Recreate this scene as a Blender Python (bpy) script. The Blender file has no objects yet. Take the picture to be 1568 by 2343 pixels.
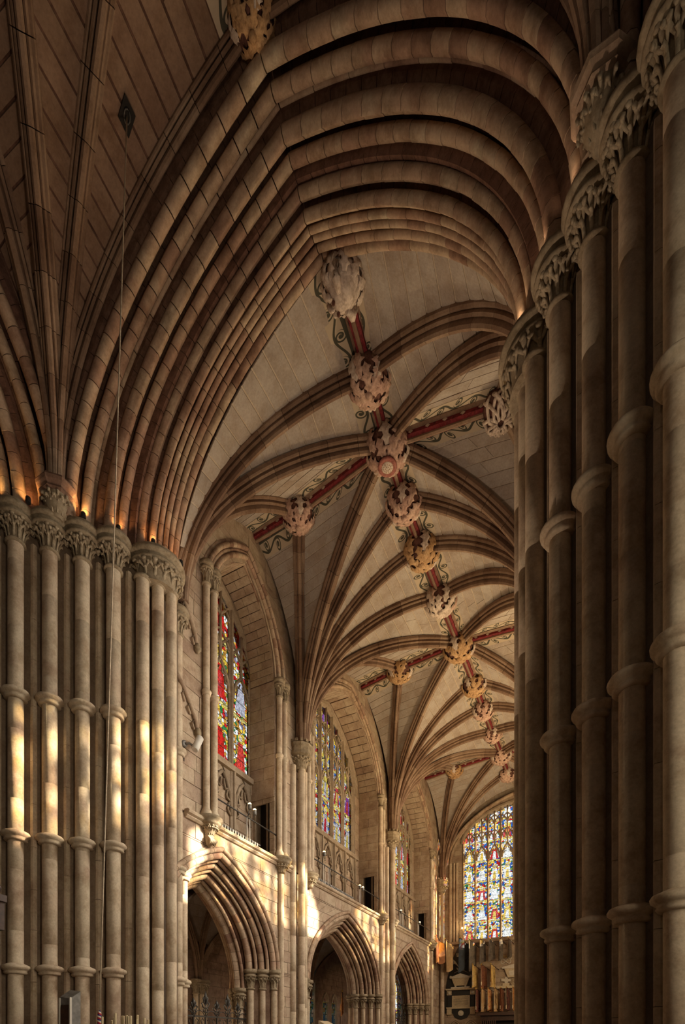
import bpy, math, random
from math import sin, cos, pi, radians, sqrt, asin
from mathutils import Vector
random.seed(7)
S = bpy.context.scene
COL = S.collection
# ------------------------------------------------------------------ camera
F_PX, HOR, YAW, EYE = 1207.0, 2384.5, radians(26.89), 1.6
cd = bpy.data.cameras.new('camera')
cd.sensor_fit = 'VERTICAL'; cd.sensor_height = 36.0; cd.sensor_width = 24.1
cd.lens = F_PX / 2343 * 36.0
cd.shift_y = (HOR - 1171.5) / 2343
cd.clip_start = 0.05; cd.clip_end = 300
cam = bpy.data.objects.new('camera', cd); COL.objects.link(cam)
cam.location = (0, 0, EYE); cam.rotation_euler = (radians(90), 0, YAW)
S.camera = cam
# ------------------------------------------------------------------ view, world, sun, big lights
S.view_settings.view_transform = 'Standard'; S.view_settings.look = 'None'
S.view_settings.gamma = 1; S.view_settings.use_curve_mapping = False
S.view_settings.exposure = 0.0
S.cycles.max_bounces = 7; S.cycles.diffuse_bounces = 4; S.cycles.glossy_bounces = 2
S.cycles.transparent_max_bounces = 8; S.cycles.caustics_reflective = False; S.cycles.caustics_refractive = False
S.cycles.use_denoising = True
S.cycles.sample_clamp_indirect = 4.0
W = bpy.data.worlds.new('world'); S.world = W; W.use_nodes = True
W.node_tree.nodes['Background'].inputs[0].default_value = (0.86, 0.93, 1.0, 1)
W.node_tree.nodes['Background'].inputs[1].default_value = 1.35

def lamp(name, kind, loc, energy, color=(1, 1, 1), direction=None, **kw):
    l = bpy.data.lights.new(name, kind); l.energy = energy; l.color = color
    for k, v in kw.items(): setattr(l, k, v)
    o = bpy.data.objects.new(name, l); COL.objects.link(o); o.location = loc
    if direction: o.rotation_euler = Vector(direction).to_track_quat('-Z', 'Y').to_euler()
    return o
lamp('sun', 'SUN', (20, 30, 40), 31.0, (1.0, 0.86, 0.64), (-1.0, -0.53, -0.50), angle=radians(1.3))
lamp('nave_daylight_fill', 'AREA', (-5.4, -14.0, 9.0), 90, (1.0, 0.80, 0.58), (0.0, 1.0, 0.06), shape='RECTANGLE', size=6, size_y=9)  # area lamp added behind the camera, standing in for nave daylight
lamp('choir_daylight_fill', 'AREA', (7.3, 1.2, 5.2), 380, (1.0, 0.84, 0.62), (-1.0, 0.33, -0.12), shape='RECTANGLE', size=3.5, size_y=7, spread=radians(115))  # area lamp added off to the side to light the sunlit pier
for wy, we_ in ((13.0, 560), (19.3, 330), (28.3, 360)):      # added area lamps standing in for daylight through the hidden side's windows
    lamp('window_daylight_fill', 'AREA', (-0.25, wy, 11.2), we_, (1.0, 0.91, 0.77), (-1.0, -0.45, -0.75), shape='RECTANGLE', size=3.0, size_y=3.4, spread=radians(120))
lamp('transept_fill', 'POINT', (-2.2, 22.5, 7.2), 430, (1.0, 0.84, 0.62), shadow_soft_size=0.9)  # unseen fill lamp added to brighten the transept vault, no fixture
lamp('transept_fill', 'POINT', (-2.6, 27.5, 6.2), 560, (1.0, 0.72, 0.40), shadow_soft_size=0.9)  # second added fill, warming the far bays
lamp('crossing_fill', 'POINT', (-1.5, 11.5, 5.2), 110, (1.0, 0.84, 0.66), shadow_soft_size=0.9)  # fill lamp added out of sight behind the dark pier, no fixture
lamp('arch_fill', 'SPOT', (-5.1, 8.6, 0.9), 1500, (1.0, 0.76, 0.56), (0.0, 0.01, 1.0), shadow_soft_size=0.35, spot_size=radians(68), spot_blend=0.6)  # unseen spot added below to lift the arch's underside
lamp('aisle_fill', 'POINT', (-12.9, 13.0, 2.6), 60, (1.0, 0.70, 0.40), shadow_soft_size=0.3)  # unseen fill points added to brighten the aisle
lamp('aisle_fill', 'POINT', (-12.9, 22.0, 1.7), 60, (1.0, 0.70, 0.40), shadow_soft_size=0.3)

# ------------------------------------------------------------------ projection helpers (only used to skip pieces the photo shows nothing of)
CA, SA = cos(YAW), sin(YAW)
def proj(p):
    r = p[0]*CA + p[1]*SA; d = -p[0]*SA + p[1]*CA
    if d < 0.2: return None
    return 784 + F_PX*r/d, HOR - F_PX*(p[2]-EYE)/d, d
def shown(p, m=40):
    q = proj(p)
    return q is not None and -m < q[0] < 1568+m and -m < q[1] < 2343+m

# ------------------------------------------------------------------ materials
MAT = {}
def nt(name):
    m = bpy.data.materials.new(name); m.use_nodes = True
    n = m.node_tree; n.nodes.clear(); MAT[name] = m
    out = n.nodes.new('ShaderNodeOutputMaterial')
    return m, n, out
def node(n, t, ins=None, **kw):
    x = n.nodes.new(t)
    for k, v in kw.items(): setattr(x, k, v)
    for k, v in (ins or {}).items():
        if hasattr(v, 'is_output') or isinstance(v, bpy.types.NodeSocket): n.links.new(v, x.inputs[k])
        else: x.inputs[k].default_value = v
    return x
def math_(n, op, a, b=0.0, c=0.0):
    return node(n, 'ShaderNodeMath', {0: a, 1: b, 2: c}, operation=op).outputs[0]
def ramp(n, fac, stops, interp='LINEAR'):
    r = node(n, 'ShaderNodeValToRGB', {0: fac}); r.color_ramp.interpolation = interp
    e = r.color_ramp.elements
    while len(e) < len(stops): e.new(0.5)
    for i, (p, c) in enumerate(stops): e[i].position = p; e[i].color = (*c, 1)
    return r.outputs[0]
def stone(name, cols, rough=0.85, scale=1.3, stain=0.55, bump=0.25, fine=22.0, rnd=True):
    m, n, out = nt(name)
    geo = node(n, 'ShaderNodeNewGeometry').outputs['Position']
    big = node(n, 'ShaderNodeTexNoise', {'Vector': geo, 'Scale': scale, 'Detail': 5.0, 'Roughness': 0.62}).outputs[0]
    fin = node(n, 'ShaderNodeTexNoise', {'Vector': geo, 'Scale': fine, 'Detail': 4.0, 'Roughness': 0.7}).outputs[0]
    k = len(cols)
    if rnd:
        rd = node(n, 'ShaderNodeObjectInfo').outputs['Random']
        f = math_(n, 'ADD', math_(n, 'MULTIPLY', rd, 0.62), math_(n, 'MULTIPLY', math_(n, 'SUBTRACT', big, 0.5), 1.5))
        f = math_(n, 'ADD', f, 0.19)
    else:
        f = math_(n, 'MULTIPLY_ADD', math_(n, 'SUBTRACT', big, 0.5), 2.2, 0.5)
    c = ramp(n, f, [(i/(k-1), cols[i]) for i in range(k)])
    dirt = node(n, 'ShaderNodeTexNoise', {'Vector': geo, 'Scale': scale*3.1, 'Detail': 8.0, 'Roughness': 0.72}).outputs[0]
    dk = ramp(n, dirt, [(0.36, (stain, stain*0.93, stain*0.86)), (0.56, (1, 1, 1))])
    c = node(n, 'ShaderNodeMix', {0: 1.0, 6: c, 7: dk}, data_type='RGBA', blend_type='MULTIPLY').outputs[2]
    g = ramp(n, fin, [(0.3, (0.82, 0.82, 0.82)), (0.7, (1.08, 1.08, 1.08))])
    c = node(n, 'ShaderNodeMix', {0: 1.0, 6: c, 7: g}, data_type='RGBA', blend_type='MULTIPLY').outputs[2]
    b = node(n, 'ShaderNodeBump', {'Height': math_(n, 'ADD', fin, math_(n, 'MULTIPLY', dirt, 1.5)), 'Strength': bump, 'Distance': 0.02})
    p = node(n, 'ShaderNodeBsdfPrincipled', {'Base Color': c, 'Roughness': rough, 'Normal': b.outputs[0]})
    p.inputs['Specular IOR Level'].default_value = 0.25
    n.links.new(p.outputs[0], out.inputs[0]); return m
def plain(name, col, rough=0.6, metal=0.0, noise=0.25, scale=12.0):
    m, n, out = nt(name)
    tc = node(n, 'ShaderNodeTexCoord').outputs['Object']
    f = node(n, 'ShaderNodeTexNoise', {'Vector': tc, 'Scale': scale, 'Detail': 4.0}).outputs[0]
    c = ramp(n, f, [(0.3, tuple(x*(1-noise) for x in col)), (0.7, tuple(min(1, x*(1+noise)) for x in col))])
    p = node(n, 'ShaderNodeBsdfPrincipled', {'Base Color': c, 'Roughness': rough, 'Metallic': metal})
    n.links.new(p.outputs[0], out.inputs[0]); return m
def glow(name, col, s):
    m, n, out = nt(name)
    e = node(n, 'ShaderNodeEmission', {0: (*col, 1), 1: s}); n.links.new(e.outputs[0], out.inputs[0]); return m

PIER = stone('pier_stone', [(0.38, 0.265, 0.19), (0.55, 0.43, 0.315), (0.60, 0.50, 0.37), (0.49, 0.36, 0.265)], scale=0.7, rnd=False, stain=0.7, bump=0.15)
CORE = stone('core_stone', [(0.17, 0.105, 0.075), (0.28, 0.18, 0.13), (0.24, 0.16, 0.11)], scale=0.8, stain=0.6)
ARCH = stone('arch_stone', [(0.22, 0.125, 0.088), (0.38, 0.24, 0.17), (0.48, 0.36, 0.255), (0.44, 0.30, 0.21), (0.50, 0.41, 0.30)], scale=0.7, stain=0.6)
HOLLOW = stone('hollow_stone', [(0.10, 0.05, 0.036), (0.20, 0.105, 0.072), (0.25, 0.15, 0.105)], scale=1.6, stain=0.55)  # reddish stone, darkened so the hollows' shade sits in the colour
WALL = stone('wall_ashlar', [(0.30, 0.205, 0.15), (0.42, 0.315, 0.23), (0.46, 0.36, 0.26), (0.40, 0.275, 0.205)], scale=0.9, stain=0.72)
MORTAR = stone('mortar', [(0.16, 0.115, 0.08), (0.23, 0.17, 0.12)], rnd=False, stain=0.8)
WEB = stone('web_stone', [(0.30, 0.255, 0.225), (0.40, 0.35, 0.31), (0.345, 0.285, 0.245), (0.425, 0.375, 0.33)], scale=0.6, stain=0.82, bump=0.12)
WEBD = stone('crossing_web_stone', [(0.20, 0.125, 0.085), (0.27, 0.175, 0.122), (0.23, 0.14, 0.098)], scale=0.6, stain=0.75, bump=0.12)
POINT = stone('lime_pointing', [(0.47, 0.38, 0.30), (0.54, 0.45, 0.36)], rnd=False, stain=0.9)
RIB = stone('rib_stone', [(0.15, 0.088, 0.06), (0.25, 0.16, 0.11), (0.34, 0.24, 0.17)], scale=0.6, stain=0.7, bump=0.15)
TRACERY = stone('tracery_stone', [(0.27, 0.205, 0.145), (0.40, 0.315, 0.23)], scale=1.2, stain=0.75)
CAPST = stone('capital_stone', [(0.28, 0.22, 0.145), (0.42, 0.335, 0.23)], scale=2.0, rnd=False, stain=0.6)
LEAFST = stone('carved_leaf_stone', [(0.36, 0.29, 0.2), (0.50, 0.41, 0.29)], scale=2.5, stain=0.6)
BOSSC = stone('boss_ground', [(0.20, 0.085, 0.065), (0.13, 0.06, 0.045), (0.24, 0.11, 0.08)], scale=3, stain=0.5, rnd=False)
BOSSL = stone('boss_leaf_pink', [(0.50, 0.31, 0.25), (0.60, 0.42, 0.33)], scale=3, stain=0.55)
BOSSG = stone('boss_leaf_gold', [(0.46, 0.27, 0.13), (0.55, 0.36, 0.20)], scale=3, stain=0.55)
BOSSW = stone('boss_leaf_pale', [(0.58, 0.47, 0.40), (0.66, 0.55, 0.47)], scale=3, stain=0.6)
ROSE = stone('rose_paint', [(0.30, 0.10, 0.085), (0.38, 0.16, 0.13)], scale=4, stain=0.6, rnd=False)
RED = stone('painted_red', [(0.15, 0.012, 0.016), (0.20, 0.026, 0.03), (0.07, 0.012, 0.014)], scale=4, stain=0.5, rnd=False)
SLATE = plain('dark_slate', (0.022, 0.020, 0.018), 0.5)
MARBLE = plain('cream_marble', (0.50, 0.40, 0.26), 0.5, noise=0.15)
MARBLEW = plain('pale_marble', (0.55, 0.49, 0.40), 0.5, noise=0.12)
IRON = plain('wrought_iron', (0.07, 0.065, 0.06), 0.45, 0.6)
STEEL = plain('grey_steel', (0.22, 0.21, 0.20), 0.45, 0.4)
GILT = plain('gilded_metal', (0.52, 0.33, 0.08), 0.35, 0.7)
BLACK = plain('matt_black', (0.012, 0.009, 0.007), 0.9)
WOOD = plain('dark_oak', (0.05, 0.022, 0.013), 0.5, noise=0.4)
WAX = plain('cream_wax', (0.72, 0.60, 0.38), 0.5, noise=0.06)
WHITE = plain('white_enamel', (0.62, 0.58, 0.52), 0.4, noise=0.05)
ROPE = plain('pale_rope', (0.55, 0.45, 0.33), 0.8)
GLOWW = glow('lamp_glass', (1.0, 0.62, 0.22), 14.0)
GLOWO = glow('spot_lens', (1.0, 0.55, 0.12), 1.3)

def scroll_paint():
    m, n, out = nt('painted_scroll')
    uv = node(n, 'ShaderNodeUVMap').outputs[0]
    sp = node(n, 'ShaderNodeSeparateXYZ', {0: uv}); s, v = sp.outputs[0], sp.outputs[1]
    ph = math_(n, 'MULTIPLY', s, 2*pi/0.9)
    vine = math_(n, 'MULTIPLY_ADD', math_(n, 'SINE', ph), 0.17, 0.66)
    l1 = math_(n, 'LESS_THAN', math_(n, 'ABSOLUTE', math_(n, 'SUBTRACT', v, vine)), 0.05)
    cell = math_(n, 'SUBTRACT', math_(n, 'FRACT', math_(n, 'DIVIDE', s, 0.45)), 0.5)
    par = math_(n, 'SUBTRACT', math_(n, 'MULTIPLY', math_(n, 'MODULO', math_(n, 'FLOOR', math_(n, 'DIVIDE', s, 0.45)), 2.0), 2.0), 1.0)
    cv = math_(n, 'MULTIPLY_ADD', par, 0.10, 0.68)
    du = math_(n, 'MULTIPLY', cell, 1.15); dv = math_(n, 'SUBTRACT', v, cv)
    ds = math_(n, 'SQRT', math_(n, 'ADD', math_(n, 'MULTIPLY', du, du), math_(n, 'MULTIPLY', dv, dv)))
    an = math_(n, 'DIVIDE', math_(n, 'ARCTAN2', dv, du), 2*pi)
    spi = math_(n, 'ABSOLUTE', math_(n, 'SUBTRACT', math_(n, 'FRACT', math_(n, 'ADD', math_(n, 'DIVIDE', ds, 0.15), an)), 0.5))
    l2 = math_(n, 'MULTIPLY', math_(n, 'LESS_THAN', spi, 0.25), math_(n, 'LESS_THAN', ds, 0.27))
    l3 = math_(n, 'LESS_THAN', ds, 0.08)
    l5 = math_(n, 'LESS_THAN', v, .40)
    k = math_(n, 'MAXIMUM', math_(n, 'MAXIMUM', l1, l2), math_(n, 'MAXIMUM', l3, l5))
    c = node(n, 'ShaderNodeMix', {0: k, 6: (0.40, 0.32, 0.235, 1), 7: (0.05, 0.046, 0.03, 1)}, data_type='RGBA').outputs[2]
    p = node(n, 'ShaderNodeBsdfPrincipled', {'Base Color': c, 'Roughness': 0.9}); n.links.new(p.outputs[0], out.inputs[0]); return m
SCROLL = scroll_paint()

def stained(name, pal, robes, period, dim, seed, cell=9.0, ground=None, halo=(1.0, 0.72, 0.12)):
    """leaded picture glass: uv = metres across and up one light; robed figures in tiers over a mosaic ground"""
    m, n, out = nt(name)
    uv = node(n, 'ShaderNodeUVMap').outputs[0]
    sp = node(n, 'ShaderNodeSeparateXYZ', {0: uv}); u, v = sp.outputs[0], sp.outputs[1]
    oi = node(n, 'ShaderNodeAttribute', attribute_name='light'); 
    lid = oi.outputs['Fac']
    uvw = node(n, 'ShaderNodeCombineXYZ', {0: u, 1: v, 2: math_(n, 'MULTIPLY', lid, 3.7)}).outputs[0]
    vo = node(n, 'ShaderNodeTexVoronoi', {'Vector': uvw, 'Scale': cell, 'Randomness': 0.9})
    ve = node(n, 'ShaderNodeTexVoronoi', {'Vector': uvw, 'Scale': cell, 'Randomness': 0.9}, feature='DISTANCE_TO_EDGE').outputs[0]
    rv = node(n, 'ShaderNodeSeparateColor', {0: vo.outputs['Color']}).outputs[0]
    acc, stops = 0.0, []
    for w, c in pal: stops.append((acc, c)); acc += w
    c = ramp(n, rv, stops, 'CONSTANT')
    tier = math_(n, 'FLOOR', math_(n, 'DIVIDE', v, period))
    fv = math_(n, 'SUBTRACT', v, math_(n, 'MULTIPLY', tier, period))      # metres above the tier's foot
    x = math_(n, 'ABSOLUTE', math_(n, 'ADD', u, math_(n, 'MULTIPLY', math_(n, 'SINE', math_(n, 'MULTIPLY', fv, 5.0)), 0.02)))
    t01 = math_(n, 'DIVIDE', fv, period)
    rk = node(n, 'ShaderNodeTexWhiteNoise', {'Vector': node(n, 'ShaderNodeCombineXYZ', {0: tier, 1: math_(n, 'MULTIPLY', lid, 7.3), 2: float(seed)}).outputs[0]}, noise_dimensions='3D')
    rs = node(n, 'ShaderNodeSeparateColor', {0: rk.outputs['Color']})
    robe = ramp(n, rs.outputs[0], [(i/len(robes), r) for i, r in enumerate(robes)], 'CONSTANT')
    under = ramp(n, rs.outputs[1], [(i/len(robes), r) for i, r in enumerate(robes[::-1])], 'CONSTANT')
    wd = math_(n, 'MULTIPLY', math_(n, 'SUBTRACT', 1.05, t01), 0.30)
    inb = math_(n, 'MULTIPLY', math_(n, 'LESS_THAN', x, wd), math_(n, 'MULTIPLY', math_(n, 'LESS_THAN', t01, 0.66), math_(n, 'GREATER_THAN', t01, 0.14)))
    inu = math_(n, 'MULTIPLY', math_(n, 'LESS_THAN', x, math_(n, 'MULTIPLY', wd, 0.42)), math_(n, 'MULTIPLY', math_(n, 'LESS_THAN', t01, 0.52), math_(n, 'GREATER_THAN', t01, 0.14)))
    hd = math_(n, 'SUBTRACT', fv, 0.735*period)
    hr = math_(n, 'SQRT', math_(n, 'ADD', math_(n, 'MULTIPLY', u, u), math_(n, 'MULTIPLY', hd, hd)))
    def mix(f, a, b): return node(n, 'ShaderNodeMix', {0: f, 6: a, 7: b}, data_type='RGBA').outputs[2]
    c = mix(inb, c, robe); c = mix(inu, c, under)
    c = mix(math_(n, 'LESS_THAN', hr, 0.145), c, (*halo, 1)); c = mix(math_(n, 'LESS_THAN', hr, 0.085), c, (0.80, 0.62, 0.50, 1))
    c = mix(math_(n, 'MULTIPLY', math_(n, 'LESS_THAN', t01, 0.10), math_(n, 'GREATER_THAN', t01, 0.03)), c, (0.9, 0.72, 0.22, 1))
    ns = node(n, 'ShaderNodeTexNoise', {'Vector': uvw, 'Scale': 14.0, 'Detail': 3.0}).outputs[0]
    sh = ramp(n, ns, [(0.35, (0.45, 0.45, 0.45)), (0.6, (1, 1, 1))])
    c = node(n, 'ShaderNodeMix', {0: 1.0, 6: c, 7: sh}, data_type='RGBA', blend_type='MULTIPLY').outputs[2]
    lead = math_(n, 'MAXIMUM', math_(n, 'GREATER_THAN', ve, 0.045), math_(n, 'MULTIPLY', inb, 0.72))
    c = node(n, 'ShaderNodeMix', {0: 1.0, 6: c, 7: node(n, 'ShaderNodeCombineColor', {0: lead, 1: lead, 2: lead}).outputs[0]}, data_type='RGBA', blend_type='MULTIPLY').outputs[2]
    c = node(n, 'ShaderNodeMix', {0: 1.0, 6: c, 7: (dim, dim, dim, 1)}, data_type='RGBA', blend_type='MULTIPLY').outputs[2]
    tr = node(n, 'ShaderNodeBsdfTransparent', {0: c})
    gl = node(n, 'ShaderNodeBsdfGlossy', {0: (0.05, 0.05, 0.05, 1), 1: 0.2})
    a = node(n, 'ShaderNodeAddShader', {0: tr.outputs[0], 1: gl.outputs[0]}); n.links.new(a.outputs[0], out.inputs[0]); return m
WHT, YEL, BLU, RD, GRN = (0.95, 0.93, 0.85), (0.95, 0.62, 0.07), (0.03, 0.14, 0.50), (0.62, 0.02, 0.02), (0.04, 0.24, 0.07)
GLASS1 = stained('glass_warm_figures', [(.26, WHT), (.24, YEL), (.2, (0.62, 0.30, 0.05)), (.14, RD), (.1, GRN), (.06, (.25, .2, .3))],
                 [(0.60, 0.02, 0.015), (0.52, 0.02, 0.02), (0.66, 0.04, 0.02), (0.5, 0.5, 0.55)], 2.0, 0.95, 3, 9.0)
GLASS2 = stained('glass_pale_figures', [(.34, (.72, .68, .66)), (.24, YEL), (.12, (.3, .24, .28)), (.1, RD), (.12, (.62, .4, .1)), (.08, BLU)],
                 [(0.25, 0.06, 0.34), (0.50, 0.02, 0.03), (0.7, 0.5, 0.08), (0.10, 0.13, 0.14), (0.55, 0.5, 0.5)], 1.55, 0.85, 5, 8.0)
GLASS3 = stained('glass_blue_ground', [(.36, WHT), (.17, YEL), (.27, BLU), (.12, RD), (.08, GRN)],
                 [(0.98, 0.95, 0.88), (0.95, 0.9, 0.8), (0.9, 0.60, 0.1), (0.62, 0.03, 0.03), (0.97, 0.95, 0.9)], 1.28, 1.05, 9, 9.5)
GLASS4 = stained('glass_teal_lancet', [(.3, (.25, .6, .68)), (.3, (.08, .42, .8)), (.2, (.2, .5, .25)), (.1, RD), (.1, WHT)],
                 [(0.5, 0.8, 0.8), (0.06, 0.35, 0.8), (0.5, 0.05, 0.05)], 1.3, 1.0, 4, 6.0)

# ------------------------------------------------------------------ mesh helpers
def mesh(name, V, Fc, mat, smooth=False, nsm=None, uv=None, uvpf=None, attr=None):
    me = bpy.data.meshes.new(name); me.from_pydata(V, [], Fc); me.update()
    me.materials.append(mat)
    if smooth:
        k = len(Fc) if nsm is None else nsm
        me.polygons.foreach_set('use_smooth', [i < k for i in range(len(Fc))])
    if uv is not None:
        l = me.uv_layers.new(name='uv')
        for lp in me.loops: l.data[lp.index].uv = uv[lp.vertex_index]
    if attr is not None:
        a = me.attributes.new('light', 'FLOAT', 'POINT')
        a.data.foreach_set('value', [attr]*len(V))
    return me
def link(name, me, parent=None, loc=None, rot=None, scl=None):
    o = bpy.data.objects.new(name, me); COL.objects.link(o)
    if parent: o.parent = parent
    if loc is not None: o.location = loc
    if rot is not None: o.rotation_euler = rot
    if scl is not None: o.scale = scl if hasattr(scl, '__len__') else (scl, scl, scl)
    return o
def mk(name, V, Fc, mat, parent=None, smooth=False, nsm=None, **kw):
    return link(name, mesh(name, V, Fc, mat, smooth, nsm, **kw), parent)
def empty(name, loc=(0, 0, 0)):
    o = bpy.data.objects.new(name, None); COL.objects.link(o); o.location = loc; o.empty_display_size = 0.2
    return o
def thing(name, label, cat, group=None):
    o = empty(name); o['label'] = label; o['category'] = cat
    if group: o['group'] = group
    return o
def tag(o, label, cat, group=None):
    o['label'] = label; o['category'] = cat
    if group: o['group'] = group
    return o
def struct(name):
    o = empty(name); o['kind'] = 'structure'; return o
class MB:
    """collects shapes into one mesh"""
    def __init__(s): s.V, s.F, s.sm, s.sh = [], [], [], []
    def add(s, V, Fc, smooth=False):
        b = len(s.V); s.V += [tuple(v) for v in V]; s.F += [tuple(i+b for i in f) for f in Fc]; s.sm += [smooth]*len(Fc); return s
    def addn(s, VF, smooth=True):
        V, Fc, ns = VF; b = len(s.V); s.V += [tuple(v) for v in V]; s.F += [tuple(i+b for i in f) for f in Fc]
        s.sm += [smooth and i < ns for i in range(len(Fc))]; return s
    def build(s, name, mat, parent=None):
        me = bpy.data.meshes.new(name); me.from_pydata(s.V, [], s.F); me.update(); me.materials.append(mat)
        me.polygons.foreach_set('use_smooth', s.sm); return link(name, me, parent)
    def box(s, x0, x1, y0, y1, z0, z1): return s.add(*box(x0, x1, y0, y1, z0, z1))
    def tube(s, pts, r, n=6): return s.addn(tube(pts, r, n))
def box(x0, x1, y0, y1, z0, z1):
    V = [(x, y, z) for x in (x0, x1) for y in (y0, y1) for z in (z0, z1)]
    return V, [(0, 1, 3, 2), (4, 6, 7, 5), (0, 4, 5, 1), (2, 3, 7, 6), (0, 2, 6, 4), (1, 5, 7, 3)]
def lathe(prof, cx, cy, n=16, z=0.0, a0=0.0, cap=True):
    V, Fc = [], []
    for r, h in prof:
        for i in range(n):
            a = a0 + 2*pi*i/n; V.append((cx+r*cos(a), cy+r*sin(a), z+h))
    for j in range(len(prof)-1):
        for i in range(n): Fc.append((j*n+i, j*n+(i+1) % n, (j+1)*n+(i+1) % n, (j+1)*n+i))
    ns = len(Fc)
    if cap:
        b = len(V); V += V[:n] + V[(len(prof)-1)*n:len(prof)*n]
        Fc.append(tuple(range(b+n-1, b-1, -1))); Fc.append(tuple(range(b+n, b+2*n)))
    return V, Fc, ns
def tube(pts, r, n=6):
    P = [Vector(p) for p in pts]; V, Fc = [], []
    rr = r if hasattr(r, '__len__') else [r]*len(P)
    up = Vector((0.13, 0.31, 0.94))
    for i, p in enumerate(P):
        t = (P[min(i+1, len(P)-1)] - P[max(i-1, 0)]).normalized()
        a = t.cross(up); a = a.normalized() if a.length > 1e-4 else t.cross(Vector((1, 0, 0))).normalized()
        b = t.cross(a)
        for k in range(n):
            q = p + a*(rr[i]*cos(2*pi*k/n)) + b*(rr[i]*sin(2*pi*k/n)); V.append(tuple(q))
    for i in range(len(P)-1):
        for k in range(n): Fc.append((i*n+k, i*n+(k+1) % n, (i+1)*n+(k+1) % n, (i+1)*n+k))
    ns = len(Fc); m = len(P)
    Fc.append(tuple(range(n-1, -1, -1))); Fc.append(tuple(range((m-1)*n, m*n)))
    return V, Fc, ns
def sweep(fr, D, prof, closed=True, capd=True, d2=None):
    """fr: list of (point, normal); D depth axis; prof: (n, d) points"""
    V, Fc = [], []; k = len(prof)
    for p, N in fr:
        for a, b in prof: V.append((p[0]+N[0]*a+D[0]*b, p[1]+N[1]*a+D[1]*b, p[2]+N[2]*a+D[2]*b))
    for j in range(len(fr)-1):
        for i in range(k if closed else k-1): Fc.append((j*k+i, j*k+(i+1) % k, (j+1)*k+(i+1) % k, (j+1)*k+i))
    ns = len(Fc)
    if capd and closed:
        b = len(V); V += V[:k] + V[(len(fr)-1)*k:len(fr)*k]
        Fc.append(tuple(range(b+k-1, b-1, -1))); Fc.append(tuple(range(b+k, b+2*k)))
    return V, Fc, ns
class Pieces:
    """alike pieces of one parent: the largest in the photo as objects, the rest joined as stuff"""
    def __init__(s, parent, name, mat, limit=290): s.p, s.n, s.m, s.l, s.L = parent, name, mat, limit, []
    def add(s, V, Fc, smooth=False, nsm=None):
        c = [sum(v[i] for v in V)/len(V) for i in range(3)]
        q = proj(c); sz = 0.0
        if q and shown(c, 60):
            ext = max(max(v[i] for v in V)-min(v[i] for v in V) for i in range(3)); sz = ext/q[2]
        s.L.append((sz, V, Fc, smooth, nsm))
    def flush(s):
        L = sorted(s.L, key=lambda x: -x[0])
        rest = MB()
        for i, (sz, V, Fc, sm, ns) in enumerate(L):
            if i < s.l and sz > 0: mk(s.n, V, Fc, s.m, s.p, sm, ns)
            else: rest.addn((V, Fc, ns if ns is not None else len(Fc)), sm)
        if rest.V:
            o = rest.build(s.n, s.m, s.p); o['kind'] = 'stuff'

def circ(r, n=8, cn=0.0, cdp=0.0, a0=0.0): return [(cn+r*cos(a0+2*pi*i/n), cdp+r*sin(a0+2*pi*i/n)) for i in range(n)]
# arch maths: half arch from springing (0) to apex (1); vertical at the springing, pointed at the top
def ahalf(a, H, PH, t):
    f = t*PH
    return a*(1-(1-cos(f))/(1-cos(PH))), H*sin(f)/sin(PH)
def awidth(a, H, PH, h):
    if h <= 0: return a
    if h >= H: return 0.0
    f = asin(min(1, h/H*sin(PH))); return a*(1-(1-cos(f))/(1-cos(PH)))
def aframe(cx, a, zs, H, PH, side, axis, fixed, t0, t1, k):
    """frames along a half arch; axis 'x': arch spans X in a plane Y=fixed; axis 'y': spans Y in a plane X=fixed"""
    fr = []
    for i in range(k+1):
        t = t0+(t1-t0)*i/k
        x, h = ahalf(a, H, PH, t)
        e = 1e-3; xa, ha = ahalf(a, H, PH, max(0, t-e)); xb, hb = ahalf(a, H, PH, t+e)
        tx, th = xb-xa, hb-ha; l = sqrt(tx*tx+th*th) or 1
        nx, nh = th/l, -tx/l                                    # outward
        if t > .994 and nh > .3: nx, nh = 0.0, 1/nh                # mitre at the apex
        if axis == 'x': fr.append(((cx+side*x, fixed, zs+h), (side*nx, 0, nh)))
        else: fr.append(((fixed, cx+side*x, zs+h), (0, side*nx, nh)))
    return fr
# ------------------------------------------------------------------ dimensions (metres)
XC = -5.39                       # centre line of crossing and transept
YC = 2.29                        # centre of the crossing
XW, XWIN = -9.9, -10.9           # front of the transept's side wall, plane of its windows
ZS = 13.05                       # springing of the crossing arches
YF = 34.5                        # inner face of the end wall
ARP = radians(63)
SHAFT = [(-11.47, 6.98, .155), (-11.03, 7.46, .155), (-10.59, 7.94, .155), (-10.13, 8.39, .155),
         (-9.72, 8.86, .15), (-9.56, 9.17, .14), (-9.43, 9.47, .125), (-9.98, 10.25, .12), (-10.25, 10.72, .12)]
RINGZ = (3.18, 6.05, 9.1)

# ------------------------------------------------------------------ large structure: floor, outer shells
def wall_panel(name, boxes, mat):
    o = struct(name)
    m = MB()
    for b in boxes: m.box(*b)
    m.build('core', mat, o); return o
fl = struct('floor')
fm = MB(); fm.box(-17, 8, -16, YF+1, -0.3, 0.0); fm.build('slab', MORTAR, fl)

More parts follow.
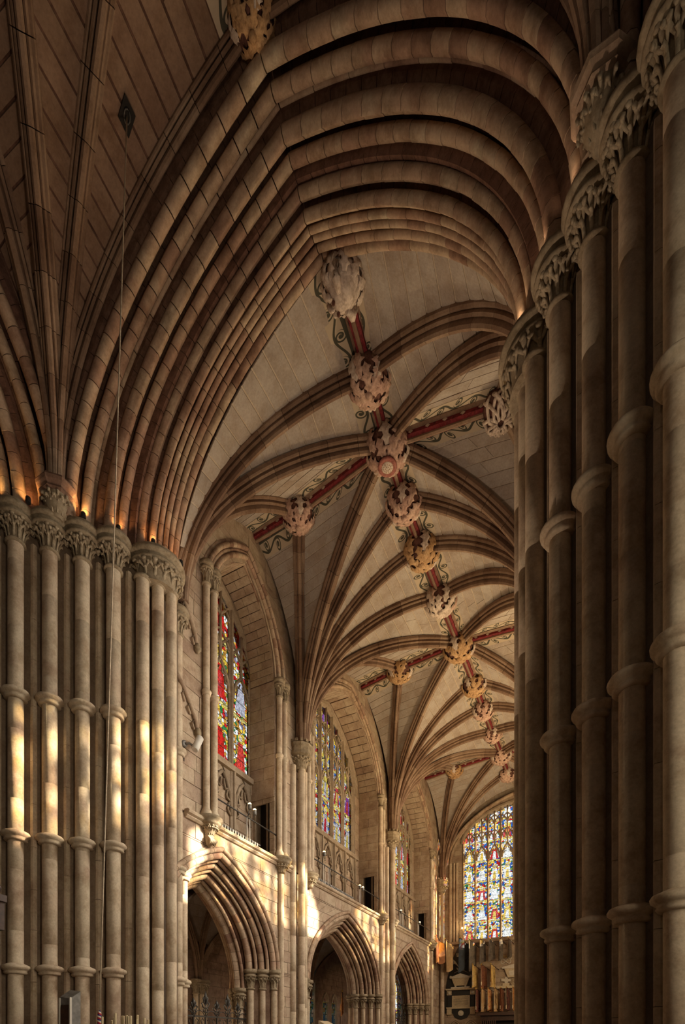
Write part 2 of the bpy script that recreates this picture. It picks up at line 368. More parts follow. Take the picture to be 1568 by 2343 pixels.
def arch_spans(z, y0, y1, ops):
    """wall intervals at height z, minus the arch openings"""
    iv = [(y0, y1)]
    for (yc, a, zb, zs, H, PH) in ops:
        if z < zb or z >= zs+H: continue
        w = awidth(a, H, PH, z-zs)
        nx = []
        for p, q in iv:
            if yc+w <= p or yc-w >= q: nx.append((p, q)); continue
            if yc-w > p: nx.append((p, yc-w))
            if yc+w < q: nx.append((yc+w, q))
        iv = nx
    return iv
def coursed(struct_o, axis, fixed, sgn, z0, z1, y0, y1, ops, mat, ch=0.36, cw=(0.45, 0.95), thick=0.3, pieces=True, limit=290, back=MORTAR, visf=None):
    """a coursed ashlar wall; axis 'x' = wall in plane X=fixed (runs in Y), 'y' = plane Y=fixed (runs in X); sgn = side the face looks to"""
    zs = sorted(set([z0, z1]+[min(max(v, z0), z1) for o in ops for v in (o[2], o[3], o[3]+o[4])]))
    rows = []
    for a, b in zip(zs[:-1], zs[1:]):
        if b-a < 1e-3: continue
        k = max(1, round((b-a)/ch)); rows += [(a+(b-a)*i/k, a+(b-a)*(i+1)/k) for i in range(k)]
    bk = MB(); P = Pieces(struct_o, 'stone', mat, limit)
    def pt(u, z, o): return (fixed+sgn*o, u, z) if axis == 'x' else (u, fixed+sgn*o, z)
    def prism(ub0, ub1, ut0, ut1, za, zb, oa, ob):
        V = [pt(ub0, za, oa), pt(ub1, za, oa), pt(ut1, zb, oa), pt(ut0, zb, oa), pt(ub0, za, ob), pt(ub1, za, ob), pt(ut1, zb, ob), pt(ut0, zb, ob)]
        return V, [(0, 1, 2, 3), (4, 7, 6, 5), (0, 4, 5, 1), (1, 5, 6, 2), (2, 6, 7, 3), (3, 7, 4, 0)]
    for a, b in rows:
        e = 1e-4
        A, B, M = arch_spans(a+e, y0, y1, ops), arch_spans(b-e, y0, y1, ops), arch_spans((a+b)/2, y0, y1, ops)
        if len(A) != len(M) : A = M
        if len(B) != len(M): B = M
        for (p0, q0), (p1, q1) in zip(A, B):
            V, Fc = prism(p0, q0, p1, q1, a, b, -thick, -0.02); bk.add(V, Fc)
            if not pieces: continue
            L = max(q0-p0, q1-p1); k, u = [0.0], 0.0
            if L < 0.08: continue
            while u < L:
                u += random.uniform(*cw)
                if L-u < 0.3: break
                k.append(u)
            k.append(L)
            for s, t in zip(k[:-1], k[1:]):
                f, g = s/L, t/L
                pr = random.uniform(0.0, 0.012); j = 0.007
                V, Fc = prism(p0+(q0-p0)*f+j, p0+(q0-p0)*g-j, p1+(q1-p1)*f+j, p1+(q1-p1)*g-j, a+j, b-j, -0.03, pr)
                P.add(V, Fc)
    bk.build('wall_core', back, struct_o)
    P.flush()

# ------------------------------------------------------------------ arcade + clerestory openings of the transept's side walls
# (centre y, half width, sill, springing, rise, phi)
ARC = [(11.85, 2.72, 0.0, 3.95, 3.05, radians(62)), (20.0, 3.35, 0.0, 3.85, 3.15, radians(66)), (27.95, 2.95, 0.0, 3.9, 3.15, radians(62))]
CLR = [(13.02, 1.55, 7.62, 13.6, 2.6, radians(62)), (20.25, 3.02, 7.62, 13.4, 3.0, radians(66)), (28.4, 2.95, 7.62, 13.4, 3.0, radians(64))]
wl = struct('wall_left')
coursed(wl, 'x', XW, 1, 0.0, 7.55, 10.3, YF, ARC, WALL, limit=290, thick=0.5)
wl2 = struct('wall_left')
coursed(wl2, 'x', XW, 1, 7.62, 18.2, 10.3, YF, CLR, WALL, ch=0.4, limit=290, thick=0.35)
# window plane of the clerestory, set back behind the wall passage; the lower part carries the blind panels
WIN = [(13.05, 1.72, 10.45, 13.6, 2.3, radians(62)), (19.95, 2.85, 10.45, 13.4, 2.75, radians(66)), (28.3, 2.75, 10.45, 13.4, 2.75, radians(64))]
wl3 = struct('wall_left')
coursed(wl3, 'x', XWIN, 1, 7.4, 18.2, 10.3, YF, WIN, WALL, ch=0.4, limit=290, thick=0.3)
pas = MB(); pas.box(XWIN-0.3, XW, 10.3, YF, 7.25, 7.56); pas.build('passage_floor', WALL, wl3)
# returns: the sides of each clerestory recess, with a low doorway in the wall passage, and the barrel of stones over it
wr = struct('wall_left')
PR = Pieces(wr, 'stone', WALL, 290); PB = MB()
for i, (yc, a, zb, zs, H, PH) in enumerate(CLR):
    for sd in (-1, 1):
        y = yc+sd*a
        ya, yb = (y-.03, y+0.03) if sd > 0 else (y-0.03, y+.03)
        PB.box(XWIN, XW, *(ya+0.02, yb+0.3) if sd > 0 else (ya-0.3, yb-0.02), 9.75, zs)
        for xx in ((XWIN, XWIN+0.12), (XW-0.2, XW-0.02)):
            PB.box(xx[0], xx[1], *(ya+0.02, yb+0.3) if sd > 0 else (ya-0.3, yb-0.02), 7.5, 9.75)
        z = 7.56
        while z < zs-0.05:
            h = min(0.4, zs-z); door = z+h < 9.8
            xs = [XWIN, XWIN+0.12] if door else [XWIN, XWIN+random.uniform(.35, .6)]
            spans = [(XWIN, XWIN+0.12), (XW-0.2, XW)] if door else [(xs[0], xs[1]), (xs[1], XW)]
            for p, q in spans: PR.add(*box(p+.006, q-.006, ya, yb, z+.006, z+h-.006))
            z += h
        PR.add(*box(XWIN, XW, y-0.06 if sd > 0 else y-0.1, y+0.1 if sd > 0 else y+0.06, 9.72, 9.95))     # lintel
    N = 14
    for sd in (-1, 1):
        for k in range(N):
            fr = aframe(yc, a-.03, zs, H-.03, PH, sd, 'y', 0.0, k/N, (k+1)/N-0.006, 1)
            V, Fc = [], []
            xs = sorted([XWIN+0.02, random.uniform(XWIN+.3, XW-.3), XW-0.04])
            for xa, xb in zip(xs[:-1], xs[1:]):
                W8 = [(xx+dx, p[1]+n[1]*o, p[2]+n[2]*o) for o in (0.0, 0.06) for (p, n) in fr for xx, dx in ((xa, .006), (xb, -.006))]
                PR.add(W8, [(0, 1, 3, 2), (4, 6, 7, 5), (0, 4, 5, 1), (2, 3, 7, 6), (0, 2, 6, 4), (1, 5, 7, 3)])
            fr = aframe(yc, a, zs, H, PH, sd, 'y', 0.0, k/N, (k+1)/N, 1)
            W8 = [(xx, p[1]+n[1]*o, p[2]+n[2]*o) for o in (0.03, 0.3) for (p, n) in fr for xx in (XWIN, XW)]
            PB.add(W8, [(0, 1, 3, 2), (4, 6, 7, 5), (0, 4, 5, 1), (2, 3, 7, 6), (0, 2, 6, 4), (1, 5, 7, 3)])
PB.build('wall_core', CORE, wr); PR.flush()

# the hidden side of the transept: plain wall, its unseen openings shaped to place the sun's patches
XR = 2*XC-XW
wrt = struct('wall_right')
CLRR = [CLR[0], (19.2, 3.85)+CLR[1][2:], CLR[2]]; WINR = [(13.05, 1.72, 11.5, 13.1, 1.7, radians(62)), (19.2, 3.7, 10.45, 11.7, 1.7, radians(66)), (28.3, 2.75, 10.45, 11.7, 1.7, radians(66))]
coursed(wrt, 'x', XR, -1, 7.62, 18.2, 10.3, YF, CLRR, WALL, pieces=False, thick=0.35)
m = MB(); m.box(XR, XR+0.3, 10.3, YF, 0, 7.62); m.box(XR, XR+1.3, 10.3, YF, 7.4, 7.62); m.build('wall_core', MORTAR, wrt)
wrt2 = struct('wall_right')
coursed(wrt2, 'x', 2*XC-XWIN, -1, 7.4, 18.2, 10.3, YF, WINR, WALL, pieces=False, thick=0.3)
# shells around the crossing, outside the picture
sh = struct('wall_back'); m = MB()
m.box(-17, -12.6, 9.8, 10.3, 0, 20); m.box(.6, 8, 9.8, 10.3, 0, 20)
m.box(-17, 8, -16.4, -16, 0, 20); m.box(-17.4, -17, -16, 10.3, 0, 20); m.box(7.6, 8, -16, 10.3, 0, 20); m.box(-15.2, -10.9, 41.8, 42.2, 0, 9); m.box(-11.0, -10.8, YF+.4, 42, 0, 9)
m.build('wall_core', MORTAR, sh)
rf = struct('ceiling'); m = MB(); m.box(-17.4, 8.4, -16.4, 10.3, 20.4, 20.7); m.box(-11.4, .7, 10.3, YF+.5, 18.2, 18.5); m.build('roof', MORTAR, rf)

# ------------------------------------------------------------------ end wall
FWIN = [(XC, 3.28, 8.25, 14.6, 2.2, radians(74))]
we = struct('wall_far')
coursed(we, 'y', YF, -1, 0.0, 18.5, -11.2, XR+0.4, FWIN, WALL, limit=290, thick=0.4)

# ------------------------------------------------------------------ crossing piers
ring_prof = [(.15, -.12), (.20, -.115), (.225, -.085), (.21, -.05), (.235, -.03), (.275, .0), (.28, .035), (.26, .07), (.19, .10), (.15, .12)]
def leaf_mesh(name, mat):
    """stiff-leaf: a stalk that rises off the bell and curls over in three lobes; local z up, +x outward"""
    m = MB()
    pts = [(.00, 0, .0), (.02, 0, .12), (.05, 0, .24), (.10, 0, .33), (.155, 0, .375), (.19, 0, .35), (.195, 0, .31)]
    m.tube(pts, [.022, .024, .026, .034, .042, .040, .015], 6)
    for s in (-1, 1):
        m.tube([(.05, s*.012, .20), (.09, s*.05, .27), (.125, s*.085, .31), (.15, s*.10, .285), (.15, s*.105, .25)], [.014, .024, .036, .034, .012], 5)
    m.tube([(.02, 0, .12), (.06, .01, .20), (.10, .0, .22), (.11, 0, .19)], [.012, .02, .026, .01], 5)
    V, Fc = m.V, m.F
    me = bpy.data.meshes.new(name); me.from_pydata(V, [], Fc); me.update(); me.materials.append(mat)
    me.polygons.foreach_set('use_smooth', m.sm); return me
LEAF = leaf_mesh('leaf', LEAFST)
def add_capital(parent, x, y, r, z0, z1, ra, leaves, mat=CAPST, facing=None, scale=1.0, name='capital', n=20):
    """bell with astragal and a moulded round abacus; carved leaves as parts"""
    h = z1-z0; zb = h*.60
    pr = [(r*1.0, -.03), (r*1.28, -.025), (r*1.36, .0), (r*1.28, .03), (r*1.0, .04), (r*1.0, zb*.45), (r*1.1, zb*.72), (ra*.66, zb*.98), (ra*.70, zb),
          (ra*.82, zb+.0), (ra*.89, zb+h*.03), (ra*.90, zb+h*.075), (ra*.82, zb+h*.11), (ra*.72, zb+h*.13), (ra*.72, zb+h*.19), (ra*.92, zb+h*.21), (ra*.99, zb+h*.245), (ra, zb+h*.30), (ra*.97, zb+h*.345), (ra*.93, zb+h*.36), (ra*.93, h)]
    V, Fc, ns = lathe(pr, x, y, n, z0)
    c = mk(name, V, Fc, mat, parent, True, ns)
    for k in range(leaves):
        a = 2*pi*k/leaves if facing is None else facing+(k/(leaves-1)-.5)*radians(215)
        o = link('leaf', LEAF, c, (x+r*cos(a), y+r*sin(a), z0+.05), (0, 0, a), ((ra-r)/.30, scale*1.0, zb/.40))
    return c
def make_pier(mir, label):
    fx = (lambda x: 2*XC-x) if mir else (lambda x: x)
    p = thing('crossing_pier', label, 'pier')
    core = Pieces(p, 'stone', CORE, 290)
    nx, ny = (-.7071, .7071)
    pts = [(SHAFT[i][0], SHAFT[i][1]) for i in range(5)]
    pts = [(-11.95, 6.46)] + pts + [(-9.62, 9.6)]
    rows = []
    z = 0.0
    while z < 12.7: h = random.uniform(.36, .5); rows.append((z, min(z+h, 12.75))); z += h
    bkm = MB()
    for i in range(len(pts)-1):
        (xa, ya), (xb, yb) = pts[i], pts[i+1]
        xm, ym = (xa+xb)/2, (ya+yb)/2
        s = 0.16
        A = (xa+nx*.20, ya+ny*.20); B = (xb+nx*.20, yb+ny*.20); Mm = (xm+nx*.24, ym+ny*.24)
        if i == len(pts)-2: A, B, Mm = (xa-.12, ya+.05), (xb-.1, yb), (xm-.12, ym)
        for (P0, P1) in ((A, Mm), (Mm, B)):
            for (a, b) in rows:
                o = random.uniform(0, .012)
                q = [(fx(P0[0]-nx*o), P0[1]-ny*o), (fx(P1[0]-nx*o), P1[1]-ny*o), (fx(P1[0]+nx*.2), P1[1]+ny*.2), (fx(P0[0]+nx*.2), P0[1]+ny*.2)]
                V = [(x, y, a+.006) for x, y in q]+[(x, y, b-.006) for x, y in q]
                core.add(V, [(0, 1, 5, 4), (1, 2, 6, 5), (2, 3, 7, 6), (3, 0, 4, 7), (4, 5, 6, 7), (3, 2, 1, 0)])
            q = [(fx(P0[0]+nx*.02), P0[1]+ny*.02), (fx(P1[0]+nx*.02), P1[1]+ny*.02), (fx(P1[0]+nx*.3), P1[1]+ny*.3), (fx(P0[0]+nx*.3), P0[1]+ny*.3)]
            bkm.add([(x, y, 0) for x, y in q]+[(x, y, 12.8) for x, y in q], [(0, 1, 5, 4), (1, 2, 6, 5), (2, 3, 7, 6), (3, 0, 4, 7), (4, 5, 6, 7), (3, 2, 1, 0)])
        if i < 5:                                              # keeled secondary shaft between the great ones
            kx, ky = xm+nx*.075, ym+ny*.075
            ft = empty('keel_shaft'); ft.parent = p
            z = 0.0
            while z < 12.45:
                h = random.uniform(.75, 1.25); zt = min(z+h, 12.5)
                k = [(0.075, 0), (.04, .05), (-.02, .085), (-.12, .1), (-.12, -.1), (-.02, -.085), (.04, -.05)]
                ax, ay = -nx, -ny; bx_, by_ = -ay, ax
                q = [(fx(kx+ax*u+bx_*v), ky+ay*u+by_*v) for u, v in k]
                V = [(x, y, z+.004) for x, y in q]+[(x, y, zt-.004) for x, y in q]; n = len(k)
                mk('stone', V, [(j, (j+1) % n, n+(j+1) % n, n+j) for j in range(n)]+[tuple(range(n-1, -1, -1)), tuple(range(n, 2*n))], PIER, ft)
                z = zt
    # solid heart of the pier
    xs = [(-12.0, 6.5), (-9.75, 8.95), (-9.62, 9.8), (-10.3, 10.7), (-12.6, 10.4), (-13.2, 7.2)]
    bkm.add([(fx(x), y, 0) for x, y in xs]+[(fx(x), y, 13.3) for x, y in xs], [tuple(range(5, -1, -1)), tuple(range(6, 12))]+[(j, (j+1) % 6, 6+(j+1) % 6, 6+j) for j in range(6)])
    bkm.build('pier_core', MORTAR, p); core.flush()
    fc = radians(-45) if not mir else radians(-135)
    for i, (x, y, r) in enumerate(SHAFT):
        X = fx(x)
        top = 12.36 if i < 7 else 12.15-.45*(i-7)
        pr, z = [(r, 0.0)], random.uniform(1.2, 2.2)
        while z < top-.4:
            pr += [(r, z-.006), (r-.007, z), (r, z+.006)]; z += random.uniform(1.3, 2.4)
        pr.append((r, top))
        V, Fc, ns = lathe(pr, X, y, 20)
        sft = mk('shaft', V, Fc, PIER, p, True, ns)
        if i < 4 or i > 6:
            for zr in RINGZ:
                V, Fc, ns = lathe([(q*(r/.15) if q > .16 else r, h) for q, h in ring_prof], X, y, 24, zr)
                mk('shaft_ring', V, Fc, PIER, sft, True, ns)
        if i < 4: add_capital(p, X, y, r, 12.36, 13.05, .42, 7, facing=fc, scale=1.25)
        elif i > 6: add_capital(p, X, y, r, 12.1-.45*(i-7), 12.75-.45*(i-7), .30, 8)
    # great round capital over the soffit shafts
    cxa, cya, ra = fx(-9.78), 9.3, .70
    pr = [(ra*.80, .39), (ra*.90, .41), (ra*.92, .44), (ra*.90, .47), (ra*.82, .49), (ra*.82, .53), (ra*.97, .55), (ra, .58), (ra, .61), (ra*.98, .64), (ra*.95, .65), (ra*.95, .69)]
    V, Fc, ns = lathe(pr, cxa, cya, 40, 12.36)
    ab = mk('abacus', V, Fc, CAPST, p, True, ns)
    V, Fc, ns = lathe([(.52, -.02), (.50, .2), (.60, .42)], cxa-(.0 if mir else .0), cya, 28, 12.36)
    bell = mk('bell', V, Fc, CAPST, p, True, ns)
    for i in (4, 5, 6):
        x, y, r = SHAFT[i]; V, Fc, ns = lathe([(r, -.03), (r*1.3, -.02), (r*1.36, .01), (r*1.25, .04), (r, .05)], fx(x), y, 16, 12.36)
        mk('astragal', V, Fc, CAPST, p, True, ns)
    for k in range(11):
        a = radians(-140+k*24) if not mir else radians(180+140-k*24)
        link('leaf', LEAF, bell, (cxa+.49*cos(a), cya+.49*sin(a), 12.38), (0, 0, a), (.75, 1.45, .98))
    return p
pier_l = make_pier(False, 'tall crossing pier of clustered sunlit shafts behind the bell rope')
pier_r = make_pier(True, 'dark shadowed crossing pier of clustered shafts standing closest to the viewer')

# ------------------------------------------------------------------ crossing arches
# rolls: half width, apex z, depth position, radius, stones per half, kind
ROLLS = [(5.17, 18.76, 7.60, .125, 19), (5.04, 18.67, 7.90, .11, 21), (5.08, 18.76, 8.08, .05, 12),
         (4.70, 18.42, 8.24, .12, 19), (4.57, 18.31, 8.49, .10, 21), (4.64, 18.40, 8.64, .05, 12),
         (4.34, 18.13, 8.80, .095, 16), (4.16, 17.94, 8.99, .085, 18), (4.14, 17.93, 9.17, .06, 16), (4.11, 17.98, 9.32, .06, 16), (4.14, 18.02, 9.50, .07, 16), (4.24, 18.16, 9.74, .09, 14)]
def roll_profile(r, keel):
    if keel: return [(-r*1.25, 0), (-r*.95, r*.28), (-r*.75, r*.7), (0, r), (r*.9, r*.7), (r*.9, -r*.7), (0, -r), (-r*.75, -r*.7), (-r*.95, -r*.28)]
    return circ(r, 9, 0, 0, pi)
def make_cross_arch(label, tf, vis_only, sides=(-1, 1), name='crossing_arch'):
    """tf maps arch coordinates (x across, y depth, z) to the world"""
    p = thing(name, label, 'arch')
    P = Pieces(p, 'voussoir', ARCH, 296)
    for j, (a, za, yd, r, ns_) in enumerate(ROLLS):
        H = za-ZS; xa = XC
        for sd in sides:
            for k in range(ns_):
                g = .0011
                fr = aframe(XC, a, ZS, H, ARP, sd, 'x', yd, k/ns_+g, (k+1)/ns_-g, 2)
                o = random.uniform(-.006, .006)
                V, Fc, n = sweep(fr, (0, 1, 0), [(q+o, w) for q, w in roll_profile(r, j in (3, 6, 7))])
                V = [tf(v) for v in V]
                if vis_only and not any(shown(v, 900) for v in V[::6]): continue
                P.add(V, Fc, True, n)
    P.flush()
    # hollows behind the rolls: stepped bed, cut into stones
    for (a, za, y0, pr) in ((5.17, 18.78, 7.60, [(.08, .44), (.16, .38), (.07, .32), (.19, .24), (.20, .10), (.09, .02), (.20, -.12), (.6, -.2), (.62, .66), (.20, .66), (.20, .56), (.06, .54), (.14, .49)]),
                            (4.70, 18.42, 8.24, [(.05, .36), (.13, .31), (.03, .25), (.17, .18), (.18, .08), (.08, .01), (.22, -.12), (.5, -.16), (.55, .62), (.18, .58), (.18, .49), (.03, .47), (.12, .41)]),
                            (4.24, 18.08, 8.74, [(.10, -.1), (.4, -.2), (.5, 1.3), (.3, 1.3), (.12, 1.12), (.06, .98), (.08, .86), (.0, .80), (.02, .68), (.0, .62), (.02, .53), (-.02, .48), (.0, .38), (-.02, .28), (.06, .20), (.08, .12), (.12, .05)])):
        mb = MB()
        for sd in sides:
            for k in range(26):
                fr = aframe(XC, a, ZS, za-ZS, ARP, sd, 'x', y0, k/26+.0009, (k+1)/26-.0009, 2)
                V, Fc, n = sweep(fr, (0, 1, 0), pr)
                mb.addn(([tf(v) for v in V], Fc, 0))
            fr = aframe(XC, a+.03, ZS, za-ZS+.03, ARP, sd, 'x', y0, 0, 1, 26)
            V, Fc, n = sweep(fr, (0, 1, 0), pr); mb.addn(([tf(v) for v in V], Fc, 0))
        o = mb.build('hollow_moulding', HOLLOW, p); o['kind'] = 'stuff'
    # rear order towards the transept
    return p
ident = lambda v: v
south = make_cross_arch('great pointed crossing arch opening into the vaulted transept', ident, False)
def west(v): return (XC-(v[1]-YC), YC-(v[0]-XC)*1.0, v[2])       # quarter turn about the crossing's centre
def east(v): return (XC+(v[1]-YC), YC-(v[0]-XC)*1.0, v[2])
make_cross_arch('side crossing arch whose rolls climb away past the left edge of the picture', west, True, sides=(-1,))
make_cross_arch('side crossing arch rising above the dark pier at the upper right', east, True, sides=(-1,))
# wall over the arches, seen only as the dark line where vault and arch meet
wc = struct('wall_crossing'); mb = MB()
for sd in (-1, 1):
    fr = aframe(XC, 5.17+.25, ZS, 18.78-ZS+.25, ARP, sd, 'x', 7.75, 0, 1, 24)
    for i in range(24):
        p0, p1 = fr[i][0], fr[i+1][0]
        q = [p0, p1, (p1[0], 7.75, 20.4), (p0[0], 7.75, 20.4)]
        for tf in (ident, west, east):
            A = [tf(v) for v in q]; B = [tf((v[0], 8.6, v[2])) for v in q]
            mb.add(A+B, [(0, 1, 2, 3), (7, 6, 5, 4), (0, 4, 5, 1), (1, 5, 6, 2), (2, 6, 7, 3), (3, 7, 4, 0)])
mb.box(-17, -11.0, 7.75, 8.6, 13.0, 20.4); mb.box(.2, 8, 7.75, 8.6, 13.0, 20.4)
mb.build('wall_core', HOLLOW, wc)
# ------------------------------------------------------------------ vaults
RPH = radians(76)
def rib_pt(A, B, t, off=0.0):
    """vault curve from springing A to crown B (t 0..1)"""
    f = t*RPH
    u = (1-cos(f))/(1-cos(RPH)); w = sin(f)/sin(RPH)
    u = off+(1-off)*u
    return (A[0]+(B[0]-A[0])*u, A[1]+(B[1]-A[1])*u, A[2]+(B[2]-A[2])*w)
def rib_frames(A, B, t0, t1, k, off=0.0):
    hx, hy = B[0]-A[0], B[1]-A[1]; L = sqrt(hx*hx+hy*hy) or 1; hx, hy = hx/L, hy/L
    fr = []
    for i in range(k+1):
        t = t0+(t1-t0)*i/k; p = rib_pt(A, B, t, off); a = rib_pt(A, B, max(0, t-.002), off); b = rib_pt(A, B, min(1, t+.002), off)
        du = (b[0]-a[0])*hx+(b[1]-a[1])*hy; dz = b[2]-a[2]; l = sqrt(du*du+dz*dz) or 1
        n = (-dz/l*hx, -dz/l*hy, du/l)                            # up and outwards, away from the room
        fr.append((p, n))
    return fr, (-hy, hx, 0)
RIBP = [(.06, -.20), (-.03, -.20), (-.065, -.175), (-.06, -.13), (-.035, -.11), (-.125, -.135), (-.165, -.10), (-.14, -.065), (-.11, -.055), (-.24, -.065), (-.285, -.03)]
RIBP = RIBP+[(a, -b) for a, b in RIBP[::-1]]
def make_rib(parent, A, B, n, scale=1.0, t0=0.0, t1=1.0, prof=RIBP, mat=RIB, vis=True):
    r = empty('vault_rib'); r.parent = parent
    pr = [(a*scale, b*scale) for a, b in prof]
    made = 0
    for k in range(n):
        ta, tb = t0+(t1-t0)*k/n, t0+(t1-t0)*(k+1)/n
        fr, D = rib_frames(A, B, ta+.0006, tb-.0006, 2)
        V, Fc, ns = sweep(fr, D, pr)
        if vis and not any(shown(v, 350) for v in V[::5]): continue
        mk('rib_stone', V, Fc, mat, r); made += 1
    if not made: bpy.data.objects.remove(r)
def make_web(P, BK, A, L, R, n, t0, band=None, mat=WEB, LB=None, dome=.10, tend=1.0, LC=None):
    """courses of one severy between the rib A->L and the rib A->R (or LB->R), laid from rib to rib"""
    A2 = LB or A
    def g(t, f, o=0.0):
        p, q = (LC(t) if LC else rib_pt(A, L, t)), rib_pt(A2, R, t)
        w = sqrt((p[0]-q[0])**2+(p[1]-q[1])**2+(p[2]-q[2])**2)
        d = dome*w*f*(1-f)*.7*min(1, t)
        return [p[i]+(q[i]-p[i])*f+(o+d)*(0, 0, 1)[i] for i in range(3)]
    for k in range(n):
        ta, tb = t0+(tend-t0)*k/n, t0+(tend-t0)*(k+1)/n
        wid = (Vector(g(tb, 0))-Vector(g(tb, 1))).length
        cuts = [0, 1] if wid < 1.9 else ([0, random.uniform(.35, .65), 1] if wid < 3.6 else [0, random.uniform(.25, .4), random.uniform(.6, .75), 1])
        gp = .009
        for fa, fb in zip(cuts[:-1], cuts[1:]):
            e = .0022; pr = random.uniform(0, .008); ea = min(.4, .006/max(wid, .05))
            ks = 2 if wid > .8 else 1
            V, Fc = [], []
            for o in (0.012-pr, .10):
                for i in range(ks+1):
                    f = fa+ea+(fb-fa-2*ea)*i/ks
                    V.append(g(ta+e, f, o)); V.append(g(tb-e, f, o))
            m = 2*(ks+1)
            for i in range(ks):
                a = 2*i; Fc += [(a, a+2, a+3, a+1), (m+a, m+a+1, m+a+3, m+a+2), (a, m+a, m+a+2, a+2), (a+1, a+3, m+a+3, m+a+1)]
            Fc += [(0, 1, m+1, m), (m-2, 2*m-2, 2*m-1, m-1)]
            P.add(V, Fc)
        V = [g(t, f, .028) for t in (ta, tb) for f in (0, .5, 1)]
        BK.add(V, [(0, 1, 4, 3), (1, 2, 5, 4)])
    if band:
        o, s0 = band
        m = 14; V, uv, Fc = [], [], []
        top = Vector(g(1, 0)); q = Vector(g(1, 1)); W_ = (top-q).length
        tb0 = 0.0
        # depth of the band: about .55 m measured down the web
        for k in range(40):
            if (Vector(g(1-k*.01, .5))-Vector(g(1, .5))).length > .58: tb0 = k*.01; break
        for i in range(m+1):
            f = i/m
            for j in range(4):
                V.append(g(1-.0-tb0*j/3, f, -.004)); uv.append((W_*f+s0, j/3))
        for i in range(m):
            for j in range(3): Fc.append((i*4+j, i*4+j+1, (i+1)*4+j+1, (i+1)*4+j))
        mk('painted_scroll', V, Fc, SCROLL, o, True, uv=uv)
BOSS = [('head', -5.12, 10.12, 18.08), ('b', -5.24, 11.76, 17.95), ('main', -5.34, 13.2, 17.75), ('b', XC, 14.63, 17.6), ('b', XC, 16.24, 17.55), ('b', XC, 18.34, 17.55),
        ('main', XC, 20.92, 17.6), ('b', XC, 23.6, 17.7), ('b', XC, 25.5, 17.65), ('b', XC, 27.75, 17.65), ('main', XC, 30.1, 17.7), ('b', XC, 32.2, 17.6)]
bp = [(x, y, z) for _, x, y, z in BOSS]
SIDE = [(-8.35, 13.53, 17.6), (-8.04, 21.28, 17.68), (-8.13, 30.5, 17.68)]
WALLP = [(-9.92, 13.5, 17.45), (-9.92, 21.4, 17.5), (-9.92, 30.5, 17.5)]
mx = lambda p: (2*XC-p[0], p[1], p[2])
S0, S1, S2, S3 = (-10.0, 10.25, 13.0), (-9.72, 15.96, 12.05), (-9.72, 24.66, 12.05), (-9.66, 33.3, 12.05)
FAN = [(S0, [(-5.1, 9.95, 17.95), bp[1], bp[2], SIDE[0], WALLP[0]], (1, 2, 3)),
       (S1, [WALLP[0], SIDE[0], bp[2], bp[3], bp[4], bp[5], bp[6], SIDE[1], WALLP[1]], (1, 2, 3, 4, 5, 6, 7)),
       (S2, [WALLP[1], SIDE[1], bp[6], bp[7], bp[8], bp[9], bp[10], SIDE[2], WALLP[2]], (1, 2, 3, 4, 5, 6, 7)),
       (S3, [WALLP[2], SIDE[2], bp[10], bp[11], (XC, 34.2, 17.5)], (1, 2, 3))]
ceil_parts = []
for fi, (A, T, ribs) in enumerate(FAN):
    for mir in (False, True):
        if mir and fi == 3: pass
        tf = mx if mir else (lambda p: p)
        c = struct('ceiling')
        P = Pieces(c, 'web_stone', WEB, 290); BK = MB()
        a = tf(A)
        for i in range(len(T)-1):
            L, R = tf(T[i]), tf(T[i+1])
            LC = None
            if fi == 0 and i == 0:                              # the first severy leans on the back of the crossing arch
                sd = 1 if mir else -1
                def LC(t, sd=sd):
                    x, h = ahalf(4.30, 5.20, ARP, max(0, (t*1.03-.03))); return (XC+.1*t+sd*x, 9.86, ZS-.35+h+.35*t)
            make_web(P, BK, a, L, R, 17 if not mir else 15, .20, band=(c, i*1.7) if (shown(L, 80) or shown(R, 80)) and fi < 3 else None, LC=LC)
        BK.build('lime_bed', POINT, c); P.flush()
        for i in ribs:
            make_rib(c, a, tf(T[i]), 11 if fi < 2 else 9)
# ridge ribs: moulded, their sides painted red, running from boss to boss
REDP = [(.03, -.13), (-.14, -.115), (-.17, -.05), (-.17, .05), (-.14, .115), (.03, .13)]
rc = struct('ceiling')
def ridge(p, q):
    D = Vector(q)-Vector(p); L = D.length; d = D/L; h = Vector((-d.y, d.x, 0)).normalized(); n = d.cross(h) if d.cross(h).z > 0 else h.cross(d)
    fr = [(tuple(Vector(p)+d*L*t), tuple(n)) for t in (0.0, 1.0)]
    V, Fc, ns = sweep(fr, tuple(h), [(.04, -.20), (-.03, -.20), (-.06, -.14), (-.06, .14), (-.03, .20), (.04, .20)]); rr = mk('ridge_rib', V, Fc, RIB, rc)
    V, Fc, ns = sweep(fr, tuple(h), REDP); mk('red_band', V, Fc, RED, rr)
    V, Fc, ns = sweep(fr, tuple(h), circ(.05, 6, -.19)); mk('roll', V, Fc, RIB, rr)
    for k in range(int(L/.45)):
        for s in (-1, 1):
            c0 = Vector(p)+d*(k*.45+.22)+n*(-.10)+h*(s*.128)
            mbv = [tuple(c0+d*(.07*cos(w))+n*(.05*sin(w))+h*(s*.006)) for w in (0, pi/2, pi, 3*pi/2)]
            if k < 1 or not shown(c0): continue
            mk('painted_flower', mbv, [(0, 1, 2, 3)], BOSSW, rr)
for i in range(len(bp)-1): ridge(bp[i], bp[i+1])
for sd, i in zip(SIDE, (2, 6, 10)):
    ridge(bp[i], sd); ridge(bp[i], mx(sd))
    wp = WALLP[(2, 6, 10).index(i)]; ridge(sd, wp); ridge(mx(sd), mx(wp))

